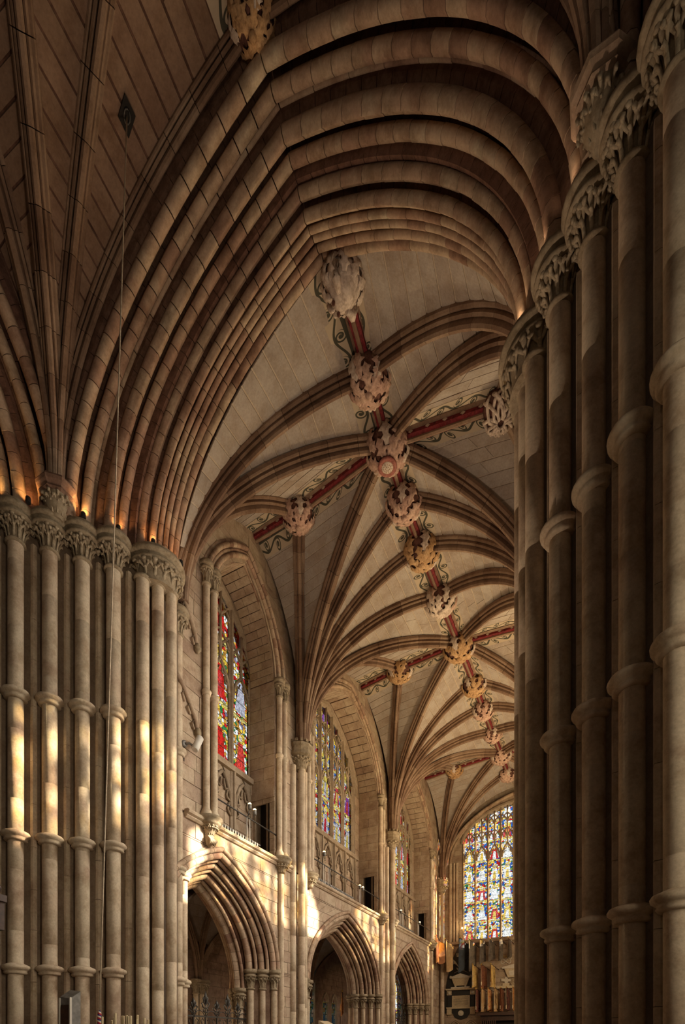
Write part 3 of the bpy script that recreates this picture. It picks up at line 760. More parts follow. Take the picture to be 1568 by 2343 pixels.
# crossing vault (near bay): its fans rise from corbels between the arches
CB = (-10.72, 7.42, 13.62)
CW = [(-5.42, 7.36, 19.15), (-5.39, 5.0, 19.35), (XC, YC, 19.45)]
def refl(p): return (CB[0]-(p[1]-CB[1]), CB[1]-(p[0]-CB[0]), p[2])
CWW = CW+[refl(CW[1]), refl(CW[0])]
for mir in (False, True):
    tf = mx if mir else (lambda p: p)
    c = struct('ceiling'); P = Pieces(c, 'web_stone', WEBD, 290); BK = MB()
    for i in range(4):
        make_web(P, BK, tf(CB), tf(CWW[i]), tf(CWW[i+1]), 26, .08, band=(c, 0.0) if i in (0, 1) else None, dome=.06)
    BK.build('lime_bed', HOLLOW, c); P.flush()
    for i in (1, 2, 3): make_rib(c, tf(CB), tf(CWW[i]), 13, .95)
    for i in (0, 4): make_rib(c, tf(CB), tf(CWW[i]), 13, .8)
for q in ((CW[0], CW[1]), (CW[1], CW[2])): ridge(*q)

# ------------------------------------------------------------------ bosses
def boss_leaf(name, mat, sc=1.0):
    """lobed oak-like leaf wrapped on a ball of radius .5, root at the pole, pointing along +x"""
    m = MB(); V, Fc = [], []
    out = [(0, .05), (.09, .07), (.13, .13), (.18, .07), (.25, .08), (.30, .175), (.35, .075), (.41, .08), (.46, .145), (.51, .06), (.57, .0)]
    def on(u, v, lift):
        a, b = u/.5, v/.5; r = .5+lift
        return (r*sin(a)*cos(b), r*sin(b)*1.0, -r*cos(a)*cos(b))
    for i, (u, w) in enumerate(out):
        cur = .05+.07*sin(pi*min(1, u/.57))
        V += [on(u, -w, cur*.45), on(u, -w*.5, cur), on(u, 0, cur*.65), on(u, w*.5, cur), on(u, w, cur*.45)]
    for i in range(len(out)-1):
        for j in range(4): Fc.append((i*5+j, (i+1)*5+j, (i+1)*5+j+1, i*5+j+1))
    return mesh(name, V, Fc, mat, True)
BLEAF = {}
for k, mt in (('p', BOSSL), ('g', BOSSG), ('w', BOSSW)): BLEAF[k] = boss_leaf('leaf', mt)
def ball(r, n=20, m=10, squash=1.0, wob=.06, seed=0):
    rr = random.Random(seed); V, Fc = [], []
    for j in range(m+1):
        a = pi*(.5*j/m) if False else pi*.62*j/m
        for i in range(n):
            b = 2*pi*i/n; q = r*(1+wob*rr.uniform(-1, 1))
            V.append((q*sin(a)*cos(b), q*sin(a)*sin(b), -q*cos(a)*squash))
    for j in range(m):
        for i in range(n): Fc.append((j*n+i, j*n+(i+1) % n, (j+1)*n+(i+1) % n, (j+1)*n+i))
    return V, Fc
BL = {'head': 'pale carved head boss where the ridge meets the crossing arch',
 1: 'pink leafy boss just inside the arch, crossed by a dark line', 2: 'great star boss with a dotted seed centre ringed in red', 3: 'pale pink boss of pointed leaves, next along the ridge after the dotted star boss',
 4: 'rosy brown boss of curling leaves halfway between the two first cross ridges', 5: 'cream curly leaf boss just before the second cross ridge', 6: 'golden brown boss where the second red cross ridge meets the spine',
 7: 'tawny ridge boss of long leaves just beyond the second cross ridge', 8: 'reddish ridge boss second beyond the second cross ridge', 9: 'small pale ridge boss last before the third cross ridge',
 10: 'pinkish brown boss where the third red cross ridge meets the spine', 11: 'farthest ridge boss half hidden behind the dark pier',
 's0': 'pink flowered boss on the nearest red cross ridge, above the first clerestory window', 's1': 'golden leaf boss on the second red cross ridge', 's2': 'small tan leaf boss on the third red cross ridge', 'm0': 'white openwork boss of interlaced stems touching the dark capital', 'm1': 'golden boss peeping out from behind the dark pier shafts', 'c': 'black shadowed boss at the crown of the crossing arch'}
def make_boss(key, p, rad, kind, style='leaf', seed=0):
    b = thing('roof_boss', BL[key], 'boss', 'carved vault bosses')
    b.location = (p[0], p[1], p[2]-.02); b.rotation_euler = (0, 0, random.uniform(0, 6))
    b.scale = (rad/.5,)*3
    V, Fc = ball(.5, 22, 9, .82, .05, seed); mk('ground', V, Fc, BOSSC if style != 'head' else BOSSW, b, True)
    if style == 'head':
        V, Fc = ball(.44, 18, 10, 1.25, .03, 3); mk('face', V, Fc, BOSSW, b, True)
        for s in (-1, 1):
            m = MB(); m.tube([(s*.15, -.30, -.42), (s*.2, -.36, -.33), (s*.16, -.39, -.24)], [.05, .08, .03]); m.build('cheek', BOSSW, b)
            m = MB(); m.tube([(s*.2, .0, -.5), (s*.42, .05, -.4), (s*.5, .08, -.15), (s*.38, .1, .05)], [.06, .12, .1, .03]); m.build('curl', BOSSW, b)
        m = MB(); m.tube([(0, -.28, -.52), (0, -.40, -.42), (0, -.44, -.30), (0, -.36, -.24)], [.03, .06, .08, .03]); m.build('nose', BOSSW, b)
        for k in range(10): link('leaf', BLEAF['w'], b, (0, 0, .06), (0, radians(-52), 2*pi*k/10), (1.0, 1.1, 1.0))
        for s in (-1, 1): V, Fc, ns = lathe([(.0, -.05), (.045, -.02), (.05, .03)], s*.13, -.22, 8, -.52); mk('eye', V, Fc, BOSSC, b, True)
        return b
    if style == 'stems':
        rr = random.Random(5)
        for k in range(20):
            a0 = 2*pi*k/20; m = MB(); pts = []
            tw = rr.choice((-1.2, 1.2, .8, -.8))
            for i in range(7):
                u = .18+1.25*i/6; r = .55+.035*sin(i*2+k); a = a0+tw*i/6
                pts.append((r*sin(u)*cos(a), r*sin(u)*sin(a), -r*cos(u)*.9))
            m.tube(pts, [.03, .045, .045, .045, .05, .055, .03], 5); m.build('stem', BOSSW, b)
        return b
    n1, n2 = (7, 9)
    rr = random.Random(seed+77)
    for k in range(n1): link('leaf', BLEAF[kind], b, (0, 0, 0), (rr.uniform(-.16, .16), rr.uniform(-.12, .12), 2*pi*k/n1+rr.uniform(0, .5)), (.99, .99, .84))
    for k in range(n2):
        a = 2*pi*k/n2; link('leaf', BLEAF[kind if k % 3 else ('w' if kind != 'w' else 'p')], b, (0, 0, 0), (rr.uniform(-.22, .22), radians(-44)+rr.uniform(-.14, .1), a+rr.uniform(-.15, .15)), (1.01, 1.01, .97))
    if style == 'star':
        V, Fc, ns = lathe([(.23, -.05), (.26, -.10), (.24, -.13), (.19, -.125)], 0, 0, 18, -.40); mk('red_ring', V, Fc, ROSE, b, True)
        V, Fc, ns = lathe([(.21, .0), (.20, -.07), (.13, -.125), (.0, -.15)], 0, 0, 18, -.42); c = mk('seed_head', V, Fc, BOSSW, b, True)
        m = MB()
        for ring, nn in ((.05, 6), (.10, 11), (.15, 16)):
            for k in range(nn):
                a = 2*pi*k/nn; zz = -.57+.25*ring*ring/.03*.2; m.addn(lathe([(.0, -.02), (.012, -.008), (.012, .02)], ring*cos(a), ring*sin(a), 5, zz+.01, cap=False))
        o = m.build('seeds', BOSSG, c); o['kind'] = 'stuff'
    else:
        V, Fc, ns = lathe([(.09, .02), (.10, -.05), (.05, -.10), (.0, -.11)], 0, 0, 10, -.44); mk('bud', V, Fc, BLEAF[kind].materials[0], b, True)
    return b
RADS = [.40, .46, .50, .46, .50, .50, .54, .48, .46, .42, .50, .46]
KND = ['w', 'p', 'p', 'p', 'g', 'w', 'g', 'g', 'p', 'p', 'p', 'p']
for i, p in enumerate(bp):
    make_boss('head' if i == 0 else i, (p[0], p[1], p[2]-.16), RADS[i], KND[i], {0: 'head', 2: 'star'}.get(i, 'leaf'), i)
make_boss('s0', (SIDE[0][0], SIDE[0][1], SIDE[0][2]-.14), .43, 'p', seed=21)
make_boss('s1', (SIDE[1][0], SIDE[1][1], SIDE[1][2]-.14), .47, 'g', seed=22)
make_boss('s2', (SIDE[2][0], SIDE[2][1], SIDE[2][2]-.14), .45, 'g', seed=23)
q = mx(SIDE[0]); make_boss('m0', (q[0], q[1], q[2]-.14), .42, 'w', 'stems', seed=24)
q = mx(SIDE[1]); make_boss('m1', (q[0], q[1], q[2]-.14), .45, 'g', seed=25)
make_boss('c', (CW[0][0], CW[0][1]-.05, CW[0][2]-.1), .36, 'g', seed=26)
# octagonal corbels that carry the crossing vault's fans
for mir, lab in ((False, 'octagonal leafy corbel capital perched over the sunlit pier capitals'), (True, 'octagonal leafy corbel capital half hidden over the dark pier capitals')):
    tf = mx if mir else (lambda p: p)
    x, y, z = tf(CB)
    c = thing('vault_corbel', lab, 'corbel')
    V, Fc, ns = lathe([(.30, 0), (.36, .03), (.34, .08), (.41, .14), (.43, .2), (.40, .26), (.34, .30)], x, y, 8, z-.28, pi/8); mk('abacus', V, Fc, ARCH, c)
    V, Fc, ns = lathe([(.12, -.42), (.16, -.38), (.24, -.2), (.29, 0)], x, y, 16, z-.28); b = mk('bell', V, Fc, CAPST, c, True, ns)
    for k in range(11): a = 2*pi*k/11; link('leaf', LEAF, b, (x+.17*cos(a), y+.17*sin(a), z-.66), (0, 0, a), (.8, .8, .95))
# ------------------------------------------------------------------ windows
def pane_poly(P0, P1, z0, z1, lo, hi, ws):
    """pane between heights, clipped by the window arch (ws: width function) -> polygon in (u,z)"""
    n = 4; L, R = [], []
    for i in range(n+1):
        z = z0+(z1-z0)*i/n; w = ws(z); a, b = max(lo, -w), min(hi, w)
        if b-a < .02: break
        L.append((a, z)); R.append((b, z))
    if len(L) < 2: return None
    return R[::1] + L[::-1]
def make_window(name, axis, fixed, sgn, wdef, lights, lw, sp, glass, step=.47, detail=True, tier=0.0, headz=None, mull=.11, depth=.26):
    """a traceried window; u runs along the wall, sgn the side the room is on"""
    yc, a, zb, zs, H, PH = wdef
    w = struct(name); ws = lambda z: awidth(a, H, PH, z-zs)
    def pt(u, z, o): return (fixed+sgn*o, yc+u, z) if axis == 'x' else (yc+u, fixed+sgn*o, z)
    gl = -.05
    offs = [(-(lights-1)/2+i)*sp for i in range(lights)]
    for li, c in enumerate(offs):
        z = zb; pk = 0
        zmax = zs+H
        while z < zmax:
            st = step if detail else 1.6
            poly = pane_poly(None, None, z, min(z+st, zmax), c-sp/2-yc*0, c+sp/2, ws); pk += 1
            if poly:
                V = [pt(u, q, gl) for u, q in poly]; k = len(V)
                V += [pt(u, q, gl-.006) for u, q in poly]
                F_ = [tuple(range(k)), tuple(range(2*k-1, k-1, -1))]
                if any(shown(v, 300) for v in V) or not detail:
                    mk('pane', V[:k], F_[:1], glass, w, uv=[(u-c, q-zb+tier) for u, q in poly], attr=float(li+1))
            if detail and z > zb and ws(z) > abs(c)-.2:
                b0, b1 = pt(max(c-lw/2-.02, -ws(z)), z, gl+.03), pt(min(c+lw/2+.02, ws(z)), z, gl+.03)
                if shown(b0): 
                    V, Fc, ns = tube([b0, b1], .011, 4); mk('saddle_bar', V, Fc, IRON, w)
            z += st
    # mullions: moulded bars running up to the arch
    ed = [offs[0]-sp/2]+[(p+q)/2 for p, q in zip(offs[:-1], offs[1:])]+[offs[-1]+sp/2]
    def moulded(u, z0, z1, wd, nm='mullion', par=w):
        f = [(wd, -.075), (wd, -.035), (wd*.55, .01), (wd*.28, .055), (-wd*.28, .055), (-wd*.55, .01), (-wd, -.035), (-wd, -.075)]
        V = [pt(u+x, z0, d) for x, d in f]+[pt(u+x, z1, d) for x, d in f]; n = len(f)
        return mk(nm, V, [(i, (i+1) % n, n+(i+1) % n, n+i) for i in range(n)]+[tuple(range(n)), tuple(range(n, 2*n))], TRACERY, par)
    for i, u in enumerate(ed):
        zt = zs+H
        for k in range(60):
            if ws(zs+H*k/60) < abs(u)-.02: zt = zs+H*k/60; break
        edge = i in (0, len(ed)-1)
        if edge: zt = min(zt, zs+.3)
        hw = (sp-lw)/2
        moulded(u if not edge else u+(hw if i == 0 else -hw)*0, zb-.05, zt, hw if not edge else hw*1.05)
    # window arch frame
    mb = MB()
    for sd in (-1, 1):
        fr = aframe(0 if axis == 'y' else 0, a, zs, H, PH, sd, 'x', 0, 0, 1, 14)
        pr = [(.05, -.25), (.05, .10), (-.06, .10), (-.12, .02), (-.16, -.02), (-.16, -.25)]
        V, Fc, ns = sweep(fr, (0, 1, 0), pr)
        mb.addn(([pt(x, z, y) for x, y, z in V], Fc, 0))
    mb.build('window_arch', TRACERY, w)
    V, Fc = box(0, 1, 0, 1, 0, 1)
    q = [(-a-.15, -.30, zb-.16), (a+.15, .16, zb+.02)]
    m = MB(); m.add([pt(u, z, o) for u in (q[0][0], q[1][0]) for o in (q[0][1], q[1][1]) for z in (q[0][2], q[1][2]+(0))], [(0, 1, 3, 2), (4, 6, 7, 5), (0, 4, 5, 1), (2, 3, 7, 6), (0, 2, 6, 4), (1, 5, 7, 3)])
    m.build('sill', TRACERY, w)
    if not detail: return w
    # tracery: cusped light heads, split upper lights, foils
    def bar(pts, r, nm):
        P = [pt(u, z, -.03) for u, z in pts]
        if any(shown(p, 300) for p in P): 
            V, Fc, ns = tube(P, r, 5); mk(nm, V, Fc, TRACERY, w, True, ns)
    hz = headz or zs-.55
    for c in offs:
        h0 = hz+ (0.0 if abs(c) > .1 else .0)
        if ws(h0+.5) < abs(c)-.1: continue
        for s in (-1, 1):
            bar([(c+s*lw/2, h0-.25), (c+s*lw*.47, h0), (c+s*lw*.33, h0+.28), (c+s*lw*.15, h0+.47), (c, h0+.62)], .055, 'light_head')
            bar([(c+s*lw*.47, h0-.02), (c+s*lw*.27, h0+.02), (c+s*lw*.24, h0+.17), (c+s*lw*.34, h0+.27)], .035, 'cusp')
            bar([(c+s*lw*.32, h0+.25), (c+s*lw*.13, h0+.23), (c+s*lw*.08, h0+.36)], .03, 'cusp')
        zt = zs+H
        for k in range(60):
            if ws(zs+H*k/60) < abs(c): zt = zs+H*k/60; break
        if zt-h0 > .9: 
            bar([(c, h0+.6), (c, zt)], .06, 'upper_mullion')
            z = h0+1.25
            while z < zt-.15:
                for sx in (-1, 1):
                    x = c+sx*sp*.25
                    if ws(z+.2) < abs(x)+.1: continue
                    for s in (-1, 1):
                        bar([(x+s*sp*.25, z-.3), (x+s*sp*.2, z-.12), (x+s*.08, z+.02), (x, z+.12)], .045, 'light_head')
                        bar([(x+s*sp*.22, z-.16), (x+s*sp*.1, z-.16), (x+s*sp*.11, z-.05)], .028, 'cusp')
                        bar([(x+s*sp*.25, z+.32), (x+s*.1, z+.24), (x, z+.12)], .04, 'foil')
                z += .95
    return w
GLASS5 = stained('glass_dapple_cells', [(.38, (.95, .92, .85)), (.2, (.6, .5, .3)), (.2, (.25, .2, .2)), (.22, (.06, .05, .05))], [(.75, .6, .5), (.12, .1, .09), (.9, .88, .8), (.08, .06, .06)], 1.1, .9, 12, 2.3)  # unseen glass, its clear and dark cells chosen to dapple the sun
GL = [GLASS1, GLASS2, GLASS1]
NL = [(3, .82, 1.05), (5, .82, 1.06), (5, .80, 1.02)]
for i, wd in enumerate(WIN):
    make_window('window_%d' % (i+1), 'x', XWIN, 1, wd, *NL[i], GL[i], tier=(0.25, 0.0, .4)[i])
for i, wd in enumerate(WIN):
    make_window('window_%d' % (i+4), 'x', 2*XC-XWIN, -1, WINR[i], *NL[i], GLASS5, detail=False)
# blind panels below each clerestory window: moulded uprights and cusped heads against the back of the passage
for i, (yc, a, zb, zs, H, PH) in enumerate(WIN):
    n, lw, sp = NL[i]
    bt = thing('blind_panelling', ('two cusped blind panels below the tall red-robed window', 'row of cusped blind panels below the four-light clerestory window', 'small row of cusped blind panels below the most distant clerestory window')[i], 'panelling')
    for k in range(n+1):
        y = yc+(k-n/2)*sp
        f = [(.13, 0), (.13, .06), (.05, .10), (.04, .15), (-.04, .15), (-.05, .10), (-.13, .06), (-.13, 0)]
        V = [(XWIN+d, y+x, 7.56) for x, d in f]+[(XWIN+d, y+x, 10.3) for x, d in f]; q = len(f)
        mk('upright', V, [(j, (j+1) % q, q+(j+1) % q, q+j) for j in range(q)]+[tuple(range(q)), tuple(range(q, 2*q))], TRACERY, bt)
    for k in range(n):
        c = yc+(k-(n-1)/2)*sp
        if not shown((XWIN, c, 9.5), 30): continue
        h = empty('panel_head'); h.parent = bt
        for s in (-1, 1):
            pts = [(XWIN+.06, c+s*sp*u, z) for u, z in ((.40, 8.85), (.39, 9.25), (.33, 9.6), (.2, 9.9), (.0, 10.12))]
            V, Fc, ns = tube(pts, .055, 6); mk('moulding', V, Fc, TRACERY, h, True, ns)
            for (u0, z0, u1, z1, u2, z2) in ((.40, 8.85, .24, 8.98, .33, 9.25), (.36, 9.3, .19, 9.38, .24, 9.62), (.24, 9.66, .10, 9.62, .06, 9.9)):
                V, Fc, ns = tube([(XWIN+.06, c+s*sp*u0, z0), (XWIN+.07, c+s*sp*(u1+.02), z1-.02), (XWIN+.06, c+s*sp*u1, z1+.05), (XWIN+.06, c+s*sp*u2, z2)], [.03, .04, .035, .03], 5)
                mk('cusp', V, Fc, TRACERY, h, True, ns)
        for s in (-1, 1):                                         # sunk spandrels
            V = [(XWIN+.05, c+s*sp*.38, 10.28), (XWIN+.05, c+s*sp*.05, 10.28), (XWIN+.05, c+s*sp*.22, 10.0), (XWIN+.05, c+s*sp*.38, 9.6)]
            mk('spandrel', V, [(0, 1, 2, 3) if s > 0 else (3, 2, 1, 0)], TRACERY, h)

# ------------------------------------------------------------------ moulded wall arches with their paired shafts
WAL = ['moulded wall arch framing the red-robed window, on paired ringed shafts', 'moulded wall arch framing the four-light clerestory window', 'moulded wall arch framing the farthest side window']
for i, (yc, a, zb, zs, H, PH) in enumerate(CLR):
    t = thing('wall_arch', WAL[i], 'arch')
    P = Pieces(t, 'voussoir', ARCH, 280)
    zl = {-1: (14.6 if i == 0 else zs), 1: zs}
    for sd in (-1, 1):
        for (da, dx, r) in ((.03, -.08, .06), (.16, .03, .07), (.30, .0, .055), (.43, .05, .07), (.56, -.02, .05)):
            aa, hh = a+da, H+da*.95
            t0 = 0.0
            if zl[sd] > zs: t0 = asin((zl[sd]-zs)/hh*sin(PH))/PH
            ns_ = 13
            for k in range(ns_):
                ta, tb = t0+(1-t0)*k/ns_+.0012, t0+(1-t0)*(k+1)/ns_-.0012
                fr = aframe(yc, aa, zs, hh, PH, sd, 'y', XW+dx, ta, tb, 2)
                V, Fc, n = sweep(fr, (1, 0, 0), circ(r, 7)); P.add(V, Fc, True, n)
        # bed of the mouldings
        mb = MB(); fr = aframe(yc, a, zs, H, PH, sd, 'y', XW, t0, 1, 16)
        V, Fc, n = sweep(fr, (1, 0, 0), [(.0, -.28), (-.01, -.14), (.08, -.15), (.10, -.06), (.22, -.12), (.25, -.06), (.36, -.12), (.38, -.04), (.50, -.12), (.62, -.05), (.66, -.3)]); mb.addn((V, Fc, 0)); mb.build('arch_bed', HOLLOW, t)
        # paired shafts
        ya = yc+sd*(a+.12); yb = yc+sd*(a+.42)
        if i == 0 and sd < 0: ya, yb = yc-(a+.02), yc-(a+.34)
        if i > 0 and sd < 0: ya, yb = yc-(a+.42), yc-(a+.64)
        for y in (ya, yb):
            V, Fc, ns = lathe([(.16, 0), (.17, .05), (.14, .09), (.145, .13), (.10, .2), (.095, .24), (.095, zl[sd]-7.75-.55)], XW+.10, y, 14, 7.75)
            s = mk('shaft', V, Fc, PIER, t, True, ns)
            V, Fc, ns = lathe([(.095, -.07), (.125, -.06), (.12, -.02), (.145, .02), (.12, .06), (.095, .07)], XW+.10, y, 16, 11.1); mk('shaft_ring', V, Fc, PIER, s, True, ns)
            add_capital(t, XW+.10, y, .095, zl[sd]-.55, zl[sd]+.03, .20, 0 if i else 7, scale=.6, n=14)
        ym = (ya+yb)/2
        # corbel under the pair: a moulded cap with a knot of leaves, on a slim shaft below
        V, Fc, ns = lathe([(.10, -.42), (.15, -.36), (.20, -.22), (.30, -.14), (.34, -.10), (.31, -.06), (.38, -.02), (.38, .04), (.33, .09)], XW+.06, ym, 16, 7.68)
        cb = mk('corbel', V, Fc, CAPST, t, True, ns)
        for k in range(9):
            an = radians(-100+k*25); link('leaf', LEAF, cb, (XW+.06+.12*cos(an), ym+.12*sin(an), 7.25), (0, 0, an), (.7, .8, .7))
        if i == 0 and sd < 0:
            m = MB(); m.addn(lathe([(.02, -.72), (.09, -.66), (.13, -.55), (.15, -.42)], XW+.05, ym, 10, 7.68))
            for k in range(5): m.tube([(XW+.12, ym-.12+.06*k, 7.22), (XW+.21, ym-.12+.06*k, 7.12), (XW+.16, ym-.1+.05*k, 7.0)], [.03, .05, .02], 5)
            m.build('carved_head', CAPST, t)
        elif sd > 0:
            V, Fc, ns = lathe([(.10, 0), (.10, 7.22)], XW+.06, ym, 14, 0); mk('shaft', V, Fc, PIER, t, True, ns)
    P.flush()

# ------------------------------------------------------------------ vault shafts between the bays
VL = ['triple vault shaft between the two large clerestory windows', 'triple vault shaft between the second and the farthest clerestory window', 'slender vault shaft in the far corner of the transept']
for i, (x, y, z) in enumerate((S1, S2, S3)):
    t = thing('vault_shaft', VL[i], 'shaft')
    offs = [(-.16, -.33), (.02, -.02), (-.08, .30)] if i < 2 else [(.0, .0)]
    for ox, oy in offs:
        pr, zz = [(.125, 0)], 1.4
        while zz < 11.0: pr += [(.125, zz-.006), (.119, zz), (.125, zz+.006)]; zz += random.uniform(.9, 1.6)
        pr.append((.125, 11.25))
        V, Fc, ns = lathe(pr, x-.0+ox, y+oy, 16); mk('shaft', V, Fc, PIER, t, True, ns)
    V, Fc, ns = lathe([(.18, -.05), (.22, 0), (.20, .04), (.24, .12), (.34, .36), (.44, .40), (.43, .47), (.40, .50), (.41, .66), (.45, .70), (.46, .78), (.40, .82)], x-.05, y, 10, 11.22, pi/10)
    c = mk('capital', V, Fc, CAPST, t)
    for k in range(10): a = 2*pi*k/10; link('leaf', LEAF, c, (x-.05+.20*cos(a), y+.20*sin(a), 11.26), (0, 0, a), (.9, 1.1, .8))
    for k in range(14):
        a = 2*pi*k/14; m = MB(); m.add(*box(-.045, .045, -.045, .045, 0, .09)); o = m.build('battlement', CAPST, c); o.location = (x-.05+.40*cos(a), y+.40*sin(a), 12.03); o.rotation_euler = (0, 0, a)
# string course along the wall passage
def string(name, y0, y1, x, z):
    s = struct(name); pr = [(-.06, -.05), (.05, -.05), (.10, .0), (.08, .035), (.15, .07), (.17, .12), (.13, .17), (-.06, .17)]
    y = y0
    while y < y1-.1:
        yb = min(y1, y+random.uniform(.9, 1.5))
        V = [(x+a, y+.004, z+b) for a, b in pr]+[(x+a, yb-.004, z+b) for a, b in pr]; n = len(pr)
        mk('stone', V, [(j, (j+1) % n, n+(j+1) % n, n+j) for j in range(n)]+[tuple(range(n-1, -1, -1)), tuple(range(n, 2*n))], PIER, s); y = yb
string('trim_1', 10.4, 15.6, XW, 7.52); string('trim_2', 16.3, 24.3, XW, 7.52); string('trim_3', 25.0, 33.9, XW, 7.52)
s = struct('trim_4'); m = MB(); m.box(-9.9, XR, YF-.22, YF, 8.02, 8.2); m.build('sill', WALL, s)

# ------------------------------------------------------------------ the great arcade
AL = ['nearest moulded arcade arch, dappled with sunlight, opening to the dim aisle', 'second moulded arcade arch with teal glass beyond it', 'farthest arcade arch with the gilded screen beyond']
for i, (yc, a, zb, zs, H, PH) in enumerate(ARC):
    t = thing('arcade_arch', AL[i], 'arch')
    P = Pieces(t, 'voussoir', ARCH, 290)
    rl = [(.10, .05, .075, 12, 0), (-.08, -.02, .10, 12, 0), (-.22, -.14, .06, 9, 0), (-.34, -.30, .10, 12, 0), (-.50, -.40, .055, 9, 0), (-.62, -.60, .115, 12, 0), (-.76, -.74, .06, 9, 0), (-.80, -.92, .12, 12, 1), (-.76, -1.10, .06, 8, 0), (-.62, -1.24, .11, 8, 0)]
    for (da, dx, r, nn, kl) in rl:
        aa, hh = a+da, H+da*.9
        for sd in (-1, 1):
            low = .62 if (i == 0 and dx < -.7 and sd > 0) else 0.0; zlow = zs-low
            for k in range(nn):
                fr = aframe(yc, aa, zlow, hh+low, PH, sd, 'y', XW+dx, k/nn+.0012, (k+1)/nn-.0012, 2)
                V, Fc, n = sweep(fr, (1, 0, 0), roll_profile(r, kl) if kl else circ(r, 7))
                P.add(V, Fc, True, n)
    P.flush()
    mb = MB()
    for sd in (-1, 1):
        fr = aframe(yc, a, zs, H, PH, sd, 'y', XW, 0, 1, 20)
        V, Fc, n = sweep(fr, (1, 0, 0), [(.02, -.04), (-.04, -.10), (-.12, -.20), (-.20, -.26), (-.30, -.36), (-.42, -.46), (-.52, -.62), (-.66, -.78), (-.68, -1.1), (-.5, -1.4), (.2, -1.45), (.3, -.4)])
        mb.addn((V, Fc, 0))
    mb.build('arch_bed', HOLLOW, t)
    # label stops where the hood ends
    for sd in (-1, 1):
        V, Fc, ns = lathe([(.04, -.30), (.10, -.22), (.12, -.12), (.08, -.04), (.14, .0), (.13, .05), (.08, .08)], XW+.05, yc+sd*(a+.1), 10, zs); mk('label_stop', V, Fc, CAPST, t, True, ns)
    # responds
    for sd in ((1,) if i != 1 else (1, -1)):
        for (da, dx, r) in ((-.05, -.02, .10), (-.33, -.28, .10), (-.60, -.56, .11), (-.78, -.86, .12), (-.6, -1.2, .11)):
            y = yc+sd*(a+da+.02)
            zc = zs-(.62 if i == 0 and dx < -.7 else 0)
            V, Fc, ns = lathe([(r, 0), (r, zc-.62)], XW+dx, y, 14); mk('shaft', V, Fc, PIER, t, True, ns)
            add_capital(t, XW+dx, y, r, zc-.62, zc+.02, .24, 7, scale=.6, n=16)
        m = MB(); m.add([(XW+dx, yc+sd*(a+da), z) for z in (0, zs) for da, dx in ((.15, -.05), (-.12, -.12), (-.40, -.40), (-.66, -.70), (-.74, -1.0), (-.5, -1.4), (.5, -1.45), (.5, -.1))],
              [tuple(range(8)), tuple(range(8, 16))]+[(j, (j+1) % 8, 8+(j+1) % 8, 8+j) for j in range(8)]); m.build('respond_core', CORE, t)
# ------------------------------------------------------------------ aisle beyond the arcade
ai = struct('wall_aisle')
AW = [(20.55, .55, 1.6, 4.6, 1.1, radians(62)), (24.9, .42, 1.2, 4.9, .95, radians(62)), (26.55, .30, 1.2, 3.9, .5, radians(62)), (27.6, .30, 1.2, 3.9, .5, radians(62)), (37.9, 1.2, 1.5, 5.6, 1.2, radians(62))]
coursed(ai, 'x', -14.6, 1, 0, 9.0, 9.8, 42, [w for w in AW], CORE, ch=.42, limit=200, thick=.4)
m = MB(); m.box(-15, -11.0, 9.8, 42, 8.6, 9.0); m.build('aisle_roof', HOLLOW, ai)
for k, w in enumerate(AW[1:]):
    yc, a, zb, zs, H, PH = w
    make_window('window_%d' % (7+k), 'x', -14.6, 1, w, 1, a*1.8, a*2.1, GLASS4 if k < 3 else GLASS3, step=.5, headz=99)
av = struct('ceiling')
P = Pieces(av, 'web_stone', WEB, 120); BK = MB()
for yb, y0, y1 in ((11.4, 9.8, 16.0), (16.0, 11.8, 20.2), (24.6, 20.2, 29.0)):
    for xx in (-14.5, -11.5):
        A = (xx, yb, 4.0)
        tg = [(xx, y0, 7.6), (-13.0, y0, 7.7), (-13.0, yb, 7.8), (-13.0, y1, 7.7), (xx, y1, 7.6)]
        for k in range(4): make_web(P, BK, A, tg[k], tg[k+1], 7, .3, dome=.05)
        for k in (1, 2, 3): make_rib(av, A, tg[k], 6, .7)
BK.build('lime_bed', HOLLOW, av); P.flush()
# aisle shafts standing against its wall
for k, (y, lab) in enumerate(((16.0, 'dim aisle wall shaft with a leafy capital seen through the nearest arch'), (24.0, 'aisle wall shaft and capital between the teal lancets'))):
    t = thing('aisle_shaft', lab, 'shaft')
    for dy in (-.25, 0, .25):
        V, Fc, ns = lathe([(.11, 0), (.11, 3.5)], -14.4+(.08 if dy == 0 else 0), y+dy, 12); mk('shaft', V, Fc, PIER, t, True, ns)
        add_capital(t, -14.4+(.08 if dy == 0 else 0), y+dy, .11, 3.5, 4.05, .24, 6, scale=.6, n=14)
# ------------------------------------------------------------------ end wall: great window and its shafts
make_window('window_11', 'y', YF, -1, FWIN[0], 8, .63, .80, GLASS3, step=.46, headz=13.66, tier=.2)
t = thing('end_wall_arch', 'moulded arch and bundled shafts framing the great end window', 'arch')
P = Pieces(t, 'voussoir', ARCH, 120)
for da, dy, r in ((.75, -.06, .09), (.95, -.14, .11), (1.12, -.06, .08)):
    for sd in (-1, 1):
        for k in range(12):
            fr = aframe(XC, 3.3+da, 13.3, 3.9, radians(66), sd, 'x', YF+dy, k/12+.001, (k+1)/12-.001, 2)
            V, Fc, n = sweep(fr, (0, 1, 0), circ(r, 7)); P.add(V, Fc, True, n)
P.flush()
for x, r in ((-9.42, .11), (-9.18, .07), (-8.98, .10)):
    V, Fc, ns = lathe([(r, 8.2), (r, 13.4)], x, YF-.06, 12); mk('shaft', V, Fc, PIER, t, True, ns)
nic = thing('wall_niche', 'small dark doorway in the end wall beside the great window', 'doorway'); m = MB()
